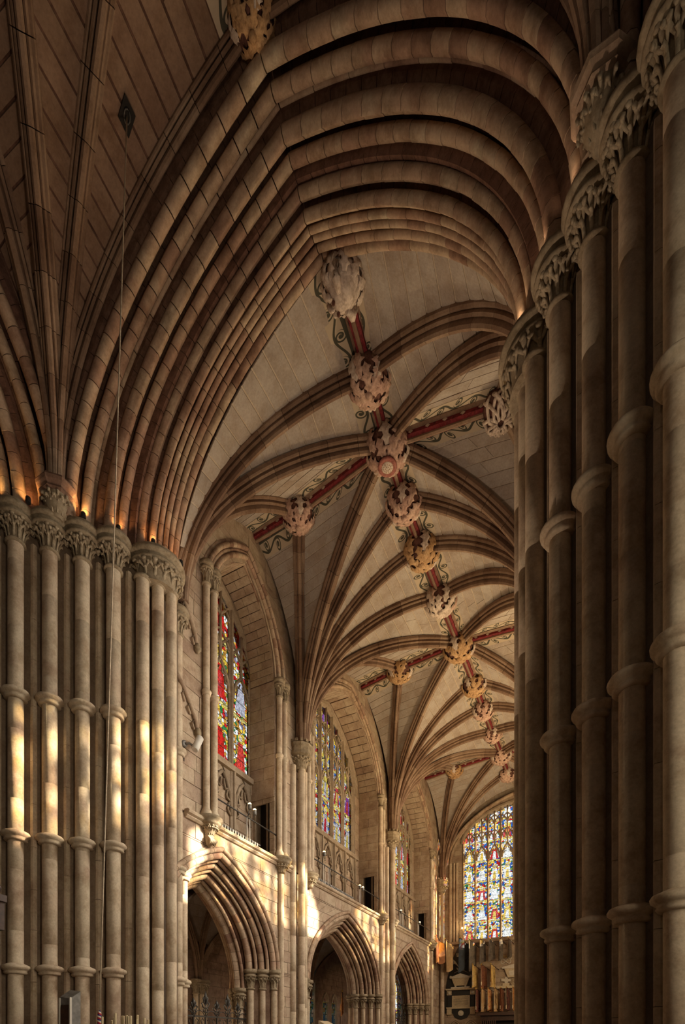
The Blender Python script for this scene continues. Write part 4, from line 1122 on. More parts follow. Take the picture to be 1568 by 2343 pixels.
m.box(-9.16, -8.86, YF-.012, YF+.02, 8.2, 9.55); m.build('shade_panel', BLACK, nic)  # black panel stands for the shade in the opening
m = MB(); m.box(-9.22, -8.8, YF-.05, YF+.02, 9.55, 9.72); m.build('lintel', TRACERY, nic)
# the doorways of the wall passage, a black panel painting the shade inside
for k, (y, lab) in enumerate(((14.6, 'dark passage doorway beside the red-robed window'), (23.3, 'dark passage doorway at the far side of the four-light window'), (31.4, 'dark passage doorway beside the farthest side window'))):
    t = thing('passage_doorway', lab, 'doorway'); m = MB(); m.box(-10.76, -10.12, y+.28, y+.33, 7.58, 9.74); m.build('shade_panel', BLACK, t)
    m = MB(); m.box(-10.80, -10.70, y-.03, y+.28, 7.58, 9.74); m.build('jamb', TRACERY, t); m = MB(); m.box(-10.16, -10.08, y-.03, y+.28, 7.58, 9.74); m.build('jamb', TRACERY, t)

# ------------------------------------------------------------------ rails, lamps and grilles on the passage
def rail(label, y0, y1, posts):
    t = thing('handrail', label, 'railing')
    V, Fc, ns = tube([(XW+.02, y0, 8.47), (XW+.02, y1, 8.47)], .022, 8); mk('rail', V, Fc, IRON, t, True, ns)
    for y in posts:
        for d in (-.07, .07):
            V, Fc, ns = tube([(XW+.02, y+d, 7.66), (XW+.02, y+d, 8.47)], .016, 6); mk('post', V, Fc, WHITE, t, True, ns)
    for y in (y0, y1):
        V, Fc, ns = lathe([(.03, -.03), (.045, 0), (.03, .03)], XW+.02, y, 8, 8.47); mk('finial', V, Fc, IRON, t, True, ns)
rail('thin dark handrail crossing below the red-robed window', 11.6, 14.75, [13.1])
rail('thin dark handrail crossing below the four-light window', 16.5, 23.3, [17.9, 18.3, 21.2])
rail('thin dark handrail on the farthest passage', 25.3, 31.6, [26.2, 26.6, 29.2])
def grille(label, y0, y1):
    t = thing('passage_grille', label, 'grille', 'low grilles along the passage edge')
    k = int((y1-y0)/.12)
    for i in range(k):
        y = y0+i*.12
        m = MB(); m.box(XW-.06, XW-.02, y, y+.055, 7.66, 7.88); m.build('bar', STEEL, t)
    m = MB(); m.box(XW-.05, XW-.03, y0, y1, 7.66, 7.69); m.box(XW-.05, XW-.03, y0, y1, 7.85, 7.88); m.build('frame', IRON, t)
grille('low barred grille at the foot of the nearest handrail', 11.8, 13.8)
grille('low barred grille below the four-light window', 17.0, 20.7)
grille('low barred grille on the farthest passage', 26.0, 28.6)
def rail_lamp(label, y, z, e=45, x=XW+.1):
    t = thing('rail_lamp', label, 'lamp')
    V, Fc, ns = lathe([(.03, -.10), (.055, -.09), (.06, .03), (.05, .05)], x, y, 12, z); mk('housing', V, Fc, STEEL, t, True, ns)
    V, Fc, ns = lathe([(.048, .045), (.05, .07), (.03, .095), (.0, .10)], x, y, 12, z); mk('bulb', V, Fc, GLOWW, t, True, ns)
    m = MB(); m.tube([(XW+.02, y, 8.47), (x-.02, y, z-.05)], .012, 5); m.build('bracket', IRON, t)
    l = lamp('rail_lamp_light', 'SPOT', (x+.05, y, z+.16), e*4, (1.0, 0.72, 0.38), (.55, 0, 1), shadow_soft_size=.08, spot_size=radians(150), spot_blend=.9); l.parent = t
rail_lamp('brightly burning lamp on the nearest handrail post', 13.07, 8.80, 22)
rail_lamp('smaller lamp head just right of the brightest burning lamp', 13.32, 8.72, 10)
rail_lamp('glowing lamp on the handrail before the pointed dark niche', 17.77, 8.85, 40)
rail_lamp('first of the two close-set lamps at the end of the second handrail', 21.02, 8.42, 32)
rail_lamp('second of the two close-set lamps at the end of the second handrail', 21.33, 8.42, 25)
rail_lamp('dim twin lamp at the start of the farthest handrail', 26.15, 8.47, 20)
rail_lamp('bright lamp near the dark doorway of the farthest passage', 29.21, 8.47, 40)
for x, lab in ((-8.62, 'lamp at the sill corner of the great end window, nearer the side wall'), (-8.42, 'lamp at the sill corner of the great end window, nearer the glass')):
    t = thing('sill_lamp', lab, 'lamp')
    V, Fc, ns = lathe([(.012, -.75), (.012, -.04), (.05, .0), (.04, .04)], x, YF-.2, 10, 8.97); mk('stand', V, Fc, WHITE, t, True, ns)
    V, Fc, ns = lathe([(.04, .04), (.055, .09), (.03, .14), (0, .15)], x, YF-.2, 10, 8.97); mk('bulb', V, Fc, GLOWW, t, True, ns)
    l = lamp('sill_lamp_light', 'POINT', (x, YF-.55, 9.35), 5, (1.0, .72, .38), shadow_soft_size=.08); l.parent = t
# unseen fill spots added along the hidden side's passage to brighten the vault
for y, e in ((13.1, 60), (17.8, 450), (21.2, 1700), (26.2, 1300), (29.2, 800)):
    lamp('far_side_fill', 'SPOT', (XR-.2, y, 8.9), e, (1.0, .72, .38), (-.55, 0, 1), shadow_soft_size=.1, spot_size=radians(150), spot_blend=.9)
# white spotlight on a bracket
t = thing('bracket_spotlight', 'white cylindrical spotlight with amber lens on a wall bracket', 'lamp')
b = (XW+.02, 10.36, 9.35)
V, Fc, ns = lathe([(.09, 0), (.09, .05), (.06, .06)], 0, 0, 12, 0); o = mk('bracket_plate', V, Fc, STEEL, t, True, ns); o.location = (XW+.01, 10.36, 9.35); o.rotation_euler = (0, radians(90), 0)
V, Fc, ns = tube([(XW+.05, 10.36, 9.35), (XW+.16, 10.42, 9.36), (XW+.22, 10.5, 9.32)], .03, 8); mk('arm', V, Fc, STEEL, t, True, ns)
sd = Vector((.12, .30, .75)).normalized()
V, Fc, ns = lathe([(.085, -.20), (.095, -.19), (.095, .2), (.08, .2), (.08, .17)], 0, 0, 16, 0); o = mk('barrel', V, Fc, WHITE, t, True, ns); o.location = (XW+.30, 10.56, 9.38); o.rotation_euler = sd.to_track_quat('Z', 'Y').to_euler()
V, Fc, ns = lathe([(.078, .0), (.0, .01)], 0, 0, 16, .175); q = mk('lens', V, Fc, GLOWO, t, False); q.location = o.location; q.rotation_euler = o.rotation_euler
V, Fc, ns = tube([(XW+.03, 10.36, 9.3), (XW+.03, 10.36, 8.9)], .012, 6); mk('cable', V, Fc, IRON, t)
# broken ends of blind cusped arches on the wall beside the pier
for k, (y0, z0) in enumerate(((10.35, 13.0), (10.35, 10.75))):
    t = thing('blind_arch', ('upper cusped blind arch dying into the wall beside the sunlit pier', 'lower cusped blind arch dying into the wall beside the sunlit pier')[k], 'arch')
    V, Fc, ns = tube([(XW+.05, y0-.3, z0+.25), (XW+.06, y0-.02, z0+.05), (XW+.06, y0+.22, z0-.25), (XW+.06, y0+.42, z0-.62), (XW+.05, y0+.46, z0-.8)], .055, 8); mk('moulding', V, Fc, WALL, t, True, ns)
    for (u, w, u2, w2) in ((.0, .02, .02, -.3), (.2, -.24, .22, -.52), (.38, -.58, .36, -.85)):
        V, Fc, ns = tube([(XW+.05, y0+u, z0+w), (XW+.06, y0+(u+u2)/2-.10, z0+(w+w2)/2-.02), (XW+.05, y0+u2, z0+w2)], [.03, .035, .03], 6); mk('cusp', V, Fc, WALL, t, True, ns)
    V, Fc, ns = lathe([(.02, -.16), (.09, -.08), (.10, .0), (.06, .08), (.0, .1)], XW+.07, y0+.47, 8, z0-.86); mk('label_stop', V, Fc, CAPST, t, True, ns)
# little uplights on the pier capitals
UP = [(-11.57, 6.53, 'small uplight at the far left edge, on the first pier capital'), (-11.02, 6.97, 'small uplight beside the octagonal corbel, on the second pier capital'), (-10.27, 7.72, 'small uplight glowing on the third pier capital'),
      (-9.83, 8.27, 'small uplight glowing on the fourth pier capital, behind the bell rope'), (-9.38, 8.86, 'small uplight glowing on the great round capital'), (-9.20, 9.55, 'small uplight hidden at the far lip of the great round capital')]
for x, y, lab in UP:
    t = thing('capital_uplight', lab, 'lamp')
    V, Fc, ns = lathe([(.05, 0), (.055, .01), (.05, .11), (.04, .12)], x, y, 12, 13.05); mk('housing', V, Fc, BLACK, t, True, ns)
    V, Fc, ns = lathe([(.04, .118), (.0, .122)], x, y, 12, 13.05); mk('lens', V, Fc, GLOWO, t)
    l = lamp('capital_uplight_light', 'SPOT', (x-.02, y+.02, 13.2), 14, (1.0, .50, .16), (-.22, .05, 1), shadow_soft_size=.03, spot_size=radians(130), spot_blend=.8); l.parent = t
for x, y, e in ((-.52, 7.72, 3), (-.95, 8.27, 4), (-1.38, 8.86, 8)):
    lamp('far_capital_uplight_light', 'SPOT', (x, y, 13.25), e, (1.0, .68, .42), (-.12, .05, 1), shadow_soft_size=.03, spot_size=radians(130), spot_blend=.8)

# ------------------------------------------------------------------ bell rope, hatch, floor-standing things by the pier
t = thing('vault_hatch', 'dark diamond plate with a rope hole in the crossing vault', 'hatch')
def web_at(f, t): 
    p, q = rib_pt(CB, CW[1], t), rib_pt(CB, CW[0], t); w = (Vector(p)-Vector(q)).length
    return Vector(p)+(Vector(q)-Vector(p))*f+Vector((0, 0, .06*w*f*(1-f)*.7*t))
hp = web_at(.5, .715); e1 = (web_at(.5, .735)-hp).normalized(); e2 = (web_at(.55, .715)-hp).normalized(); nn = e1.cross(e2).normalized()
if nn.z > 0: nn = -nn
m = MB(); d1, d2 = e1*.14, e2*.12
for o0, o1, sc in ((-.005, .035, 1.0),):
    A = [hp+nn*o1+d1+d2, hp+nn*o1+d2-d1, hp+nn*o1-d1-d2, hp+nn*o1-d2+d1]; B = [v-nn*.05 for v in A]
    m.add([tuple(v) for v in A+B], [(0, 1, 2, 3), (7, 6, 5, 4), (0, 4, 5, 1), (1, 5, 6, 2), (2, 6, 7, 3), (3, 7, 4, 0)])
m.build('plate', BLACK, t)
m = MB(); c0 = hp+nn*.04
m.tube([tuple(c0+(e1*cos(a)*.07+e2*sin(a)*.06)) for a in [2*pi*i/12 for i in range(13)]], .018, 5); m.build('collar', IRON, t)
rp = thing('bell_rope', 'thin pale bell rope hanging from the vault, ending in a striped woolly grip', 'rope')
bot = Vector((-8.02, 6.35, 2.16)); top = hp+nn*.03
V, Fc, ns = tube([tuple(top+(bot-top)*(i/8)) for i in range(9)], .012, 6); mk('rope', V, Fc, ROPE, rp, True, ns)
def striped():
    m, n, out = nt('sally_stripes')
    z = node(n, 'ShaderNodeSeparateXYZ', {0: node(n, 'ShaderNodeTexCoord').outputs['Object']})
    a = math_(n, 'ARCTAN2', z.outputs[1], z.outputs[0])
    f = math_(n, 'FRACT', math_(n, 'ADD', math_(n, 'MULTIPLY', z.outputs[2], 12.0), math_(n, 'DIVIDE', a, 2*pi)))
    c = ramp(n, f, [(0, (.45, .03, .03)), (.34, (.75, .70, .62)), (.67, (.04, .04, .22))], 'CONSTANT')
    p = node(n, 'ShaderNodeBsdfPrincipled', {'Base Color': c, 'Roughness': .95}); n.links.new(p.outputs[0], out.inputs[0]); return m
SALLY = striped()
V, Fc, ns = lathe([(.012, .0), (.03, -.05), (.036, -.12), (.036, -.85), (.02, -.95), (.012, -1.0)], 0, 0, 12, 0); o = mk('sally', V, Fc, SALLY, rp, True, ns); o.location = bot
V, Fc, ns = tube([(bot.x, bot.y, 1.2), (bot.x, bot.y, .06)], .012, 6); mk('tail', V, Fc, ROPE, rp, True, ns)
t = thing('notice_pillar', 'tall plain grey box pillar with a sloping top by the sunlit pier', 'pillar')
m = MB(); x, y = -8.62, 6.22; w, d, h = .14, .10, 2.46
m.add([(x-w, y-d, 0), (x+w, y-d, 0), (x+w, y+d, 0), (x-w, y+d, 0), (x-w, y-d, h-.05), (x+w, y-d, h-.09), (x+w, y+d, h+.05), (x-w, y+d, h+.09)], [(3, 2, 1, 0), (4, 5, 6, 7), (0, 1, 5, 4), (1, 2, 6, 5), (2, 3, 7, 6), (3, 0, 4, 7)]); m.build('body', STEEL, t)
m = MB(); m.box(x-w*.8, x+w*.8, y-d-.012, y-d+.01, .3, h-.2); m.build('door_panel', WOOD, t)
for sx in (-1, 1): m = MB(); m.box(x+sx*w-.012, x+sx*w+.012, y-d-.02, y-d+.02, .02, h-.07); m.build('edge_trim', WHITE, t)
st = thing('candle_stand', 'dark stand holding a cluster of tall cream candles', 'stand')
m = MB(); m.box(-7.75, -6.75, 5.95, 6.75, .98, 1.05); m.build('tray', IRON, st)
m = MB(); m.addn(lathe([(.28, 0), (.28, .03), (.05, .08), (.04, .98)], -7.25, 6.35, 14, 0)); m.build('foot', IRON, st)
cxy = [(267, 2330), (272, 2338), (280, 2326), (287, 2332), (292, 2327), (300, 2322), (309, 2326), (318, 2325), (322, 2330), (326, 2336), (337, 2330), (352, 2335), (344, 2338)]
CL = 'cream candle of the cluster by the pier'
CLS = ['leftmost of the cluster of cream candles', 'short cream candle second in the cluster', 'cream candle third in the cluster, a taller one', 'shorter cream candle beside the third of the cluster', 'cream candle just left of the tallest', 'tallest of the cream candles', 'cream candle just right of the tallest', 'tall cream candle with a gap on either side', 'cream candle behind the one with a gap on either side', 'short cream candle in front of the cluster', 'lone cream candle right of the main cluster', 'rightmost short cream candle standing apart', 'low cream candle between the two rightmost']
for k, (px, py) in enumerate(cxy):
    u = (px-267)/85; x = -7.66+.82*u; y = 6.12+.38*((k*7) % 5)/5; ztop = 1.99+(2335-py)*.0068
    o = mk('candle', *lathe([(.019, 0), (.019, ztop-1.05), (.012, ztop-1.043)], x, y, 10, 1.05)[:2], WAX); tag(o, CLS[k], 'candle', 'cream candles on the stand')
t = thing('carved_cresting', 'dark carved timber cresting cut off by the left edge', 'woodwork')
m = MB(); m.box(-10.6, -9.62, 5.55, 5.70, 4.10, 4.22); m.box(-10.6, -9.66, 5.57, 5.68, 3.6, 4.1); m.build('rail', WOOD, t)
for k in range(5):
    m = MB(); x = -9.72-k*.2; m.tube([(x, 5.6, 4.22), (x+.05, 5.6, 4.34), (x, 5.6, 4.44), (x-.06, 5.6, 4.38), (x-.03, 5.6, 4.32)], [.03, .035, .03, .025, .015], 6); m.build('scroll', WOOD, t)
m = MB(); m.box(-10.4, -10.3, 5.58, 5.66, 0, 3.6); m.box(-9.85, -9.75, 5.58, 5.66, 0, 3.6); m.build('post', WOOD, t)

# ------------------------------------------------------------------ iron and gilded screens under the arches
def cresting(label, xf, y0, y1, zb, n, mat, hs, name='iron_screen'):
    t = thing(name, label, 'screen')
    for z in (zb, zb-.28):
        m = MB(); m.box(xf-.02, xf+.02, y0, y1, z-.025, z+.025); m.build('bar', mat, t)
    sp = (y1-y0)/n
    for i in range(n+1):
        y = y0+sp*i; m = MB(); m.box(xf-.02, xf+.02, y-.02, y+.02, 0, zb+.05); m.build('upright', mat, t)
        m = MB(); h = hs if i % 2 else hs*.7
        m.tube([(xf, y, zb), (xf, y, zb+h*.55)], .014, 5)
        for s in (-1, 1):
            for (a, b, c) in ((.10, .25, .17), (.16, .5, .13), (.09, .72, .10)):
                m.tube([(xf, y, zb+h*b*.6), (xf, y+s*a*.7, zb+h*b*.75), (xf, y+s*a, zb+h*b), (xf, y+s*a*.55, zb+h*(b+.10))], [.012, .022, .026, .01], 5)
        m.tube([(xf, y, zb+h*.5), (xf, y, zb+h*.75), (xf, y, zb+h)], [.02, .055, .005], 6)
        m.build('fleuron', mat, t)
    for i in range(n):
        y = y0+sp*(i+.5)
        for s in (-1, 1):
            m = MB(); m.tube([(xf, y+s*sp*.45, zb-.26), (xf, y+s*sp*.2, zb-.22), (xf, y+s*sp*.1, zb-.12), (xf, y+s*sp*.25, zb-.05), (xf, y+s*sp*.35, zb-.12)], .013, 5); m.build('scroll', mat, t)
            m = MB(); m.tube([(xf, y+s*sp*.45, zb), (xf, y+s*sp*.25, zb+.14), (xf, y, zb+.18)], .014, 5); m.build('scroll', mat, t)
        m = MB(); m.tube([(xf, y, 0.2), (xf, y, zb-.28)], .012, 5); m.build('bar', mat, t)
cresting('wrought iron screen with leafy finials across the nearest arch', -10.6, 10.5, 14.0, 2.35, 7, IRON, .75)
cresting('dark iron grille below the gilded cresting of the farthest arch', -11.0, 25.4, 30.0, 3.1, 9, IRON, .3)
gs = thing('gilded_cresting', 'gilded pinnacled cresting glinting against bright glass in the farthest arch', 'screen')
for k in range(5):
    y = 26.2+k*.8; h = (1.9, 1.2, 1.6, 1.0, .8)[k]; p_ = empty('pinnacle'); p_.parent = gs
    m = MB(); m.addn(lathe([(.10, 0), (.12, .1), (.06, .2), (.09, h*.5), (.03, h*.7), (.05, h*.8), (.0, h)], -11.6, y, 8, 3.1)); m.build('spire', GILT, p_)
    for j in range(4):
        for s in (-1, 1): 
            m = MB(); z = 3.25+h*.2*j; m.tube([(-11.6, y+s*.05, z), (-11.6, y+s*.2, z+.1), (-11.6, y+s*.16, z+.22)], [.02, .04, .015], 5); m.build('crocket', GILT, p_)
m = MB(); m.box(-11.7, -11.5, 25.8, 30.0, 3.0, 3.1); m.box(-11.65, -11.55, 25.9, 26.0, 0, 3.0); m.box(-11.65, -11.55, 29.8, 29.9, 0, 3.0); m.build('beam', GILT, gs)
t = thing('side_stall', 'plain dark brown stall front under the farthest arch', 'furniture'); m = MB(); m.box(-10.9, -10.3, 25.4, 29.6, 0, 2.36); m.box(-10.95, -10.25, 25.35, 29.65, 2.36, 2.44); m.build('front', WOOD, t)
for k in range(5): m = MB(); m.box(-10.3, -10.28, 25.6+k*.8, 26.2+k*.8, .3, 2.2); m.build('panel', WOOD, t)
t = thing('lectern_box', 'small pale sloping desk top at the foot of the vault shafts', 'lectern'); m = MB()
m.add([(-9.0, 15.9, 0), (-8.7, 15.9, 0), (-8.7, 16.6, 0), (-9.0, 16.6, 0), (-9.0, 15.9, 2.35), (-8.7, 15.9, 2.2), (-8.7, 16.6, 2.2), (-9.0, 16.6, 2.35)], [(3, 2, 1, 0), (4, 5, 6, 7), (0, 1, 5, 4), (1, 2, 6, 5), (2, 3, 7, 6), (3, 0, 4, 7)]); m.build('desk', MARBLE, t)

# ------------------------------------------------------------------ banners on the end wall
def cloth_mat(name, cols, sc=9.0):
    m, n, out = nt(name)
    tc = node(n, 'ShaderNodeTexCoord').outputs['Object']
    f = node(n, 'ShaderNodeTexNoise', {'Vector': tc, 'Scale': sc, 'Detail': 3.0}).outputs[0]
    c = ramp(n, f, [(.25+.5*i/max(1, len(cols)-1), q) for i, q in enumerate(cols)])
    p = node(n, 'ShaderNodeBsdfPrincipled', {'Base Color': c, 'Roughness': .95}); n.links.new(p.outputs[0], out.inputs[0]); return m
CM = {'rust': cloth_mat('cloth_rust', [(.20, .07, .03), (.30, .13, .05), (.13, .04, .03)], 3), 'tan': cloth_mat('cloth_tan', [(.52, .34, .16), (.42, .25, .11), (.55, .40, .22)], 4),
      'blue': cloth_mat('cloth_blue_black', [(.03, .035, .04), (.05, .06, .07), (.02, .02, .02)], 3), 'grey': cloth_mat('cloth_grey', [(.16, .13, .10), (.24, .20, .15), (.08, .06, .05)], 3),
      'dark': cloth_mat('cloth_dark', [(.07, .05, .04), (.14, .11, .08), (.04, .03, .025)], 4), 'gold': cloth_mat('cloth_gold', [(.55, .33, .08), (.62, .42, .14), (.30, .14, .04)], 6),
      'maroon': cloth_mat('cloth_maroon', [(.12, .03, .02), (.22, .08, .03), (.05, .02, .015)], 6), 'red': cloth_mat('cloth_red_gold', [(.42, .05, .03), (.55, .30, .10), (.25, .03, .02)], 7),
      'black': cloth_mat('cloth_black_red', [(.03, .02, .02), (.16, .05, .03), (.02, .015, .015)], 8)}
def banner(label, x, z, out, zt, hem, wid, cm, furled=False, dx=-.45, group='regimental banners on the end wall', AB=None):
    """a pole leaning out of the end wall at (x, z); the tip stands 'out' metres into the room at height zt; cloth hangs to hem"""
    t = thing('banner', label, 'banner', group)
    A = Vector((x, YF-.02, z)); B = Vector((x+dx, YF-out, zt))
    if AB: A, B = Vector(AB[0]), Vector(AB[1])
    V, Fc, ns = tube([tuple(A), tuple(B)], .022, 6); mk('pole', V, Fc, WOOD, t, True, ns)
    V, Fc, ns = lathe([(.02, -.04), (.05, 0), (.03, .04), (.0, .08)], B.x, B.y, 8, B.z); mk('finial', V, Fc, GILT, t, True, ns)
    m, nn_ = 9, 8; V, Fc = [], []
    rr = random.Random(int(abs(x)*100+hem*31)); ph = rr.uniform(0, 6)
    for o in (0, .012):
        for j in range(nn_+1):
            for i in range(m+1):
                f = i/m; p = B+(A-B)*(f*wid)
                hz_ = p.z+(hem-p.z+(.10*sin(f*7+ph)+.25*f*(0 if furled else 1)))*j/nn_
                am = .05+.06*j/nn_
                V.append((p.x+am*sin(f*(16 if furled else 9)+ph)+o*.5, p.y+am*.6*cos(f*(15 if furled else 8)+ph+j*.15)+o, hz_-.03))
    k = (nn_+1)*(m+1)
    for j in range(nn_):
        for i in range(m):
            a = j*(m+1)+i; Fc += [(a, a+1, a+m+2, a+m+1), (k+a, k+a+m+1, k+a+m+2, k+a+1)]
    mk('cloth', V, Fc, CM[cm], t, True)
    if furled:
        q = B+(A-B)*.1; 
        V, Fc, ns = tube([(q.x-.06, q.y-.05, q.z), (q.x-.05, q.y-.08, q.z-.6), (q.x-.04, q.y-.08, q.z-1.05)], .012, 5); c = mk('cord', V, Fc, MARBLE, t)
        V, Fc, ns = lathe([(.012, 0), (.04, -.05), (.035, -.2), (.045, -.24)], q.x-.04, q.y-.08, 8, q.z-1.05); mk('tassel', V, Fc, MARBLE, c, True, ns)
banner('wide rust-red banner hanging at the corner of the end wall', -9.2, 7.7, 1, 8.0, 6.45, .95, 'rust', AB=((-9.25, 32.6, 7.72), (-9.6, 31.6, 8.12)))
banner('wide ragged tan banner beside the rust-red one', -9.0, 7.7, 1, 8.0, 6.1, .95, 'tan', AB=((-9.0, 33.9, 7.72), (-9.25, 32.5, 8.1)))
R1 = [('blue-black banner in front of the slate pyramid', -8.1, 7.85, 'blue', 6.15, .8, 1.2),
      ('wide grey banner next to the blue-black one', -7.55, 7.72, 'grey', 6.15, .8, 1.2), ('first narrow dark banner right of the wide grey one', -7.0, 7.8, 'dark', 6.6, .55, 1.2), ('second narrow dark banner right of the wide grey one', -6.45, 7.74, 'dark', 6.7, .55, 1.2),
      ('narrow dark banner above the knot trophy', -5.85, 7.76, 'dark', 6.7, .5, 1.2), ('last narrow dark banner beside the shadowed pier', -5.36, 7.74, 'dark', 6.75, .5, 1.2)]
for lab, x, z, cm, hem, wid, out in R1: banner(lab, x, z, out, z+(.27 if wid < .6 else .42), hem, wid, cm, dx=-.2 if wid < .6 else -.42)
R2 = [('golden patterned furled banner in the middle row', -7.42, 6.25, 'gold', 5.1, .5), ('dark maroon furled banner in the middle row', -6.88, 6.22, 'maroon', 5.05, .5), ('plain golden furled banner in the middle row, near the second tomb chest', -6.3, 6.2, 'gold', 5.15, .5)]
for lab, x, z, cm, hem, wid in R2: banner(lab, x, z, 1.2, z+.24, hem, wid, cm, True, dx=-.28)
R3 = [('black and red furled banner, first of the low row', -7.25, 'black'), ('pale gold furled banner with dark foot in the low row', -6.9, 'tan'), ('red and gold crossed banner in the low row', -6.5, 'red'), ('narrow tan furled banner in the low row', -6.1, 'tan'),
      ('dark striped furled banner in the low row', -5.75, 'maroon'), ('black furled banner before the bright red one in the low row', -5.4, 'black'), ('bright red and gold furled banner half hidden by the shadowed pier', -5.02, 'red')]
for lab, x, cm in R3: banner(lab, x, 4.74, 1.2, 4.95, 3.62, .42, cm, True, dx=-.25)
# ------------------------------------------------------------------ the slate and marble monument
mo = thing('wall_monument', 'tall wall monument with slate pyramid, marble tomb chest and inscribed tablet', 'monument')
yf = YF
def slab(par, name, mat, poly, y0, y1):
    n = len(poly); V = [(x, y1, z) for x, z in poly]+[(x, y0, z) for x, z in poly]
    return mk(name, V, [tuple(range(n)), tuple(range(2*n-1, n-1, -1))]+[(i, n+i, n+(i+1) % n, (i+1) % n) for i in range(n)], mat, par)
slab(mo, 'slate_pyramid', SLATE, [(-9.75, 5.15), (-7.75, 5.15), (-7.85, 6.2), (-8.2, 7.3), (-8.5, 7.85), (-8.72, 7.98), (-8.95, 7.8), (-9.3, 7.1), (-9.6, 6.0)], yf, yf-.07)
slab(mo, 'slate_back', SLATE, [(-9.82, 3.5), (-7.78, 3.5), (-7.78, 5.1), (-9.82, 5.1)], yf, yf-.06)
slab(mo, 'slate_apron', SLATE, [(-9.3, 3.55), (-9.1, 3.2), (-8.72, 3.08), (-8.35, 3.2), (-8.12, 3.55)], yf, yf-.08)
slab(mo, 'cornice', MARBLE, [(-9.68, 5.02), (-7.82, 5.02), (-7.76, 5.12), (-9.74, 5.12)], yf, yf-.3)
slab(mo, 'plinth_step', MARBLEW, [(-9.35, 5.13), (-8.1, 5.13), (-8.1, 5.22), (-9.35, 5.22)], yf, yf-.28)
tb = slab(mo, 'tablet', MARBLE, [(-9.32, 3.88), (-8.14, 3.88), (-8.14, 4.66), (-9.32, 4.66)], yf, yf-.12)
for k in range(9):
    z = 4.56-k*.074; w_ = (.46, .36, .5, .5, .5, .48, .5, .44, .3)[k]
    slab(tb, 'engraved_line', SLATE, [(-8.73-w_, z), (-8.73+w_, z), (-8.73+w_, z+.016), (-8.73-w_, z+.016)], yf-.10, yf-.124)
slab(mo, 'frieze', SLATE, [(-9.32, 4.68), (-8.14, 4.68), (-8.14, 4.98), (-9.32, 4.98)], yf, yf-.11)
for sx in (-9.5, -7.96):
    slab(mo, 'pilaster', SLATE, [(sx-.11, 3.9), (sx+.11, 3.9), (sx+.11, 4.68), (sx-.11, 4.68)], yf, yf-.14)
    b_ = slab(mo, 'paterae_block', MARBLE, [(sx-.15, 4.70), (sx+.15, 4.70), (sx+.15, 5.0), (sx-.15, 5.0)], yf, yf-.17)
    V, Fc, ns = lathe([(.10, 0), (.10, .02), (.05, .04), (.0, .03)], 0, 0, 12, 0); o = mk('rosette', V, Fc, MARBLEW, b_, True, ns); o.location = (sx, yf-.165, 4.85); o.rotation_euler = (radians(90), 0, 0)
    slab(mo, 'pilaster_base', MARBLE, [(sx-.16, 3.42), (sx+.16, 3.42), (sx+.16, 3.80), (sx-.16, 3.80)], yf, yf-.16)
slab(mo, 'base_moulding', MARBLE, [(-9.66, 3.80), (-7.84, 3.80), (-7.80, 3.90), (-9.70, 3.90)], yf, yf-.2)
V, Fc, ns = lathe([(.19, 0), (.19, .03), (.16, .05), (.13, .035), (.06, .06), (.0, .07)], 0, 0, 20, 0); o = mk('roundel', V, Fc, MARBLEW, mo, True, ns); o.location = (-8.73, yf-.08, 3.5); o.rotation_euler = (radians(90), 0, 0)
sc_ = slab(mo, 'tomb_chest', MARBLE, [(-9.12, 5.30), (-8.32, 5.30), (-8.14, 5.78), (-9.30, 5.78)], yf, yf-.26)
slab(sc_, 'lid', MARBLEW, [(-9.42, 5.79), (-8.04, 5.79), (-8.04, 5.86), (-8.72, 6.10), (-9.42, 5.86)], yf, yf-.3)
for sx in (-9.40, -8.06):
    V, Fc, ns = lathe([(.07, -.05), (.10, .0), (.07, .08), (.0, .11)], sx, yf-.15, 10, 5.88); mk('acroterion', V, Fc, MARBLEW, sc_, True, ns)
for sx in (-9.05, -8.4): slab(sc_, 'foot', MARBLEW, [(sx-.06, 5.22), (sx+.06, 5.22), (sx+.05, 5.30), (sx-.05, 5.30)], yf, yf-.24)
cr = MB()
for k in range(5): cr.tube([(-8.98+.045*k, yf-.1, 7.26), (-9.02+.065*k, yf-.11, 7.46)], [.02, .012], 5)
cr.tube([(-9.0, yf-.1, 7.25), (-8.78, yf-.1, 7.25)], .03, 6); cr.build('crown', MARBLEW, mo)
m = MB(); m.tube([(-8.86, yf-.1, 7.2), (-8.86, yf-.1, 6.3)], .02, 6); m.build('staff', MARBLE, mo)
for k in range(4):
    m = MB(); m.tube([(-8.85, yf-.1, 6.5), (-9.0-.04*k, yf-.12, 6.72+.06*k), (-9.16-.03*k, yf-.13, 6.82+.07*k), (-9.25-.02*k, yf-.12, 6.74+.04*k)], [.02, .045, .05, .015], 6); m.build('plume', MARBLEW, mo)
m = MB(); m.tube([(-8.72+.27*cos(a), yf-.1, 6.5+.22*sin(a)) for a in [pi+pi*i/10 for i in range(11)]], .03, 6); m.build('horn', MARBLEW, mo)
for s in (-1, 1): m = MB(); m.tube([(-8.72-s*.45, yf-.1, 6.16), (-8.72+s*.28, yf-.1, 6.5)], .016, 5); m.build('sword', MARBLEW, mo)
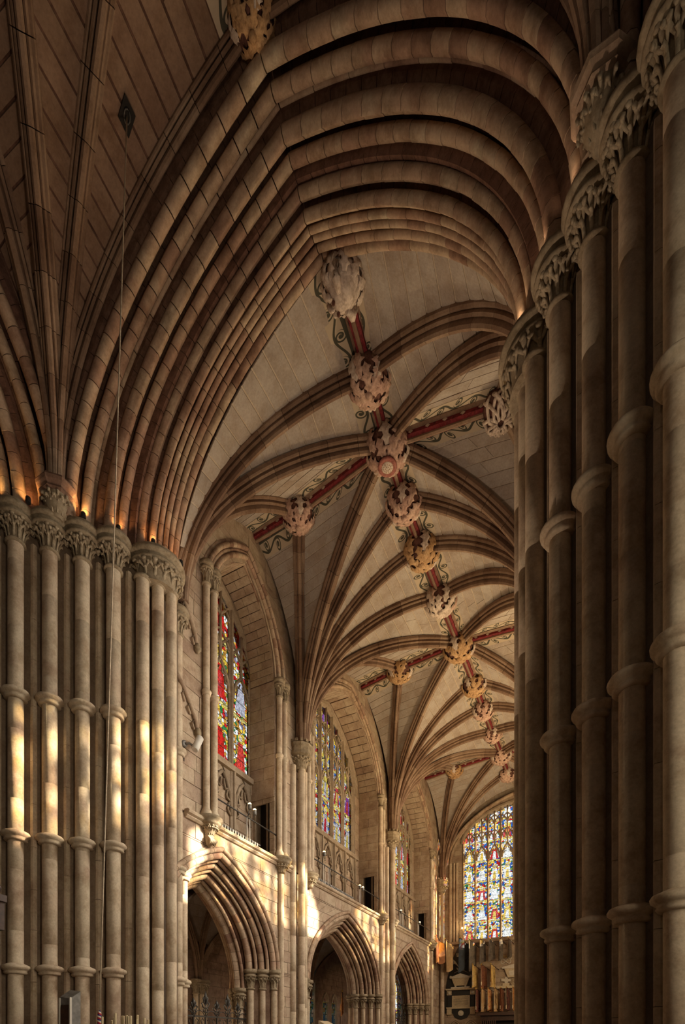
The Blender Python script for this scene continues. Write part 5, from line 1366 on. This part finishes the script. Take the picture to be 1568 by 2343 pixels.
# second monument, half behind the pier
m2 = thing('tomb_chest_monument', 'pale tomb chest monument with white cross on a ledge, cut off by the dark pier', 'monument')
slab(m2, 'ledge', MARBLE, [(-6.36, 4.98), (-4.4, 4.98), (-4.4, 5.14), (-6.46, 5.14)], yf, yf-.4)
slab(m2, 'chest', MARBLE, [(-5.72, 5.66), (-4.8, 5.66), (-4.6, 6.22), (-5.92, 6.22)], yf, yf-.3)
slab(m2, 'chest_panel', MARBLEW, [(-5.6, 5.78), (-4.9, 5.78), (-4.85, 6.08), (-5.66, 6.08)], yf-.28, yf-.315)
slab(m2, 'lid', MARBLEW, [(-6.06, 6.22), (-4.5, 6.22), (-4.5, 6.3), (-5.2, 6.52), (-6.06, 6.32)], yf, yf-.34)
slab(m2, 'base', MARBLE, [(-6.02, 5.14), (-5.62, 5.14), (-5.62, 5.30), (-6.02, 5.30)], yf, yf-.36)
slab(m2, 'cross', MARBLEW, [(-5.92, 5.30), (-5.74, 5.30), (-5.72, 5.42), (-5.56, 5.42), (-5.56, 5.58), (-5.72, 5.58), (-5.74, 5.72), (-5.9, 5.72), (-5.92, 5.60), (-6.14, 5.62), (-6.14, 5.46), (-5.94, 5.44)], yf-.05, yf-.16)
for k in range(4):
    m = MB(); r_ = .09+.07*k; m.tube([(-5.25+r_*cos(a), yf-.2, 5.38+r_*.85*sin(a)) for a in [.4*pi+1.25*pi*i/10 for i in range(11)]], .02, 5); m.build('coil', MARBLE, m2)
kt = thing('knot_trophy', 'pale knotted rope emblem under a small crown on the end wall', 'emblem')
m = MB(); m.tube([(-5.88+.30*sin(a)*1.0, yf-.05-.03*cos(2*a), 6.72+.15*sin(2*a)) for a in [2*pi*i/24 for i in range(25)]], .032, 6); m.build('knot', MARBLEW, kt)
for s in (-1, 1): m = MB(); m.tube([(-5.88+s*.28, yf-.05, 6.84), (-5.88+s*.38, yf-.06, 6.92)], .03, 6); m.build('rope_end', MARBLEW, kt)
m = MB(); m.tube([(-6.0, yf-.06, 6.98), (-5.76, yf-.06, 6.98)], .03, 6)
for k in range(4): m.tube([(-5.99+.075*k, yf-.06, 6.98), (-6.0+.08*k, yf-.07, 7.16)], [.025, .01], 5)
m.build('crown', GILT, kt)
# dado arches and the dark canopy below
for k, x in enumerate((-9.1, -8.1)):
    t = thing('dado_arch', ('small pointed dado arch under the slate monument, on the side wall end', 'small pointed dado arch under the slate monument, beside the dark canopy')[k], 'arch')
    for dr in (0, .12):
        for sd in (-1, 1):
            fr = aframe(x, .48-dr, 2.45, .62-dr, radians(60), sd, 'x', YF-.05-.0*dr, 0, 1, 10); V, Fc, n = sweep(fr, (0, 1, 0), circ(.045, 7)); mk('moulding', V, Fc, WALL, t, True, n)
    for sd in (-1, 1):
        V, Fc, ns = lathe([(.05, 0), (.05, 2.3), (.08, 2.4), (.09, 2.47)], x+sd*.48, YF-.06, 10, 0); mk('shaft', V, Fc, PIER, t, True, ns)
t = thing('timber_canopy', 'dark red-brown timber canopy below the low row of banners', 'canopy')
m = MB(); m.box(-7.45, -3.6, YF-1.0, YF-.02, 3.28, 3.44); m.build('cornice', WOOD, t)
m = MB(); m.box(-7.3, -3.7, YF-.8, YF-.02, 2.95, 3.28); m.build('frieze', WOOD, t)
for k in range(8): m = MB(); m.box(-7.25+k*.12, -7.19+k*.12, YF-.86, YF-.8, 2.3, 2.95); m.build('slat', WOOD, t)
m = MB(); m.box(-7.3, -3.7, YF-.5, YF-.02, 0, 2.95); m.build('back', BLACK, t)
banner('small red banner furled in the shade of the aisle behind the second arch', -12, 3, 1, 4, 2.95, .35, 'red', group='aisle banner', AB=((-12.2, 23.7, 1.9), (-11.7, 23.05, 4.1)))
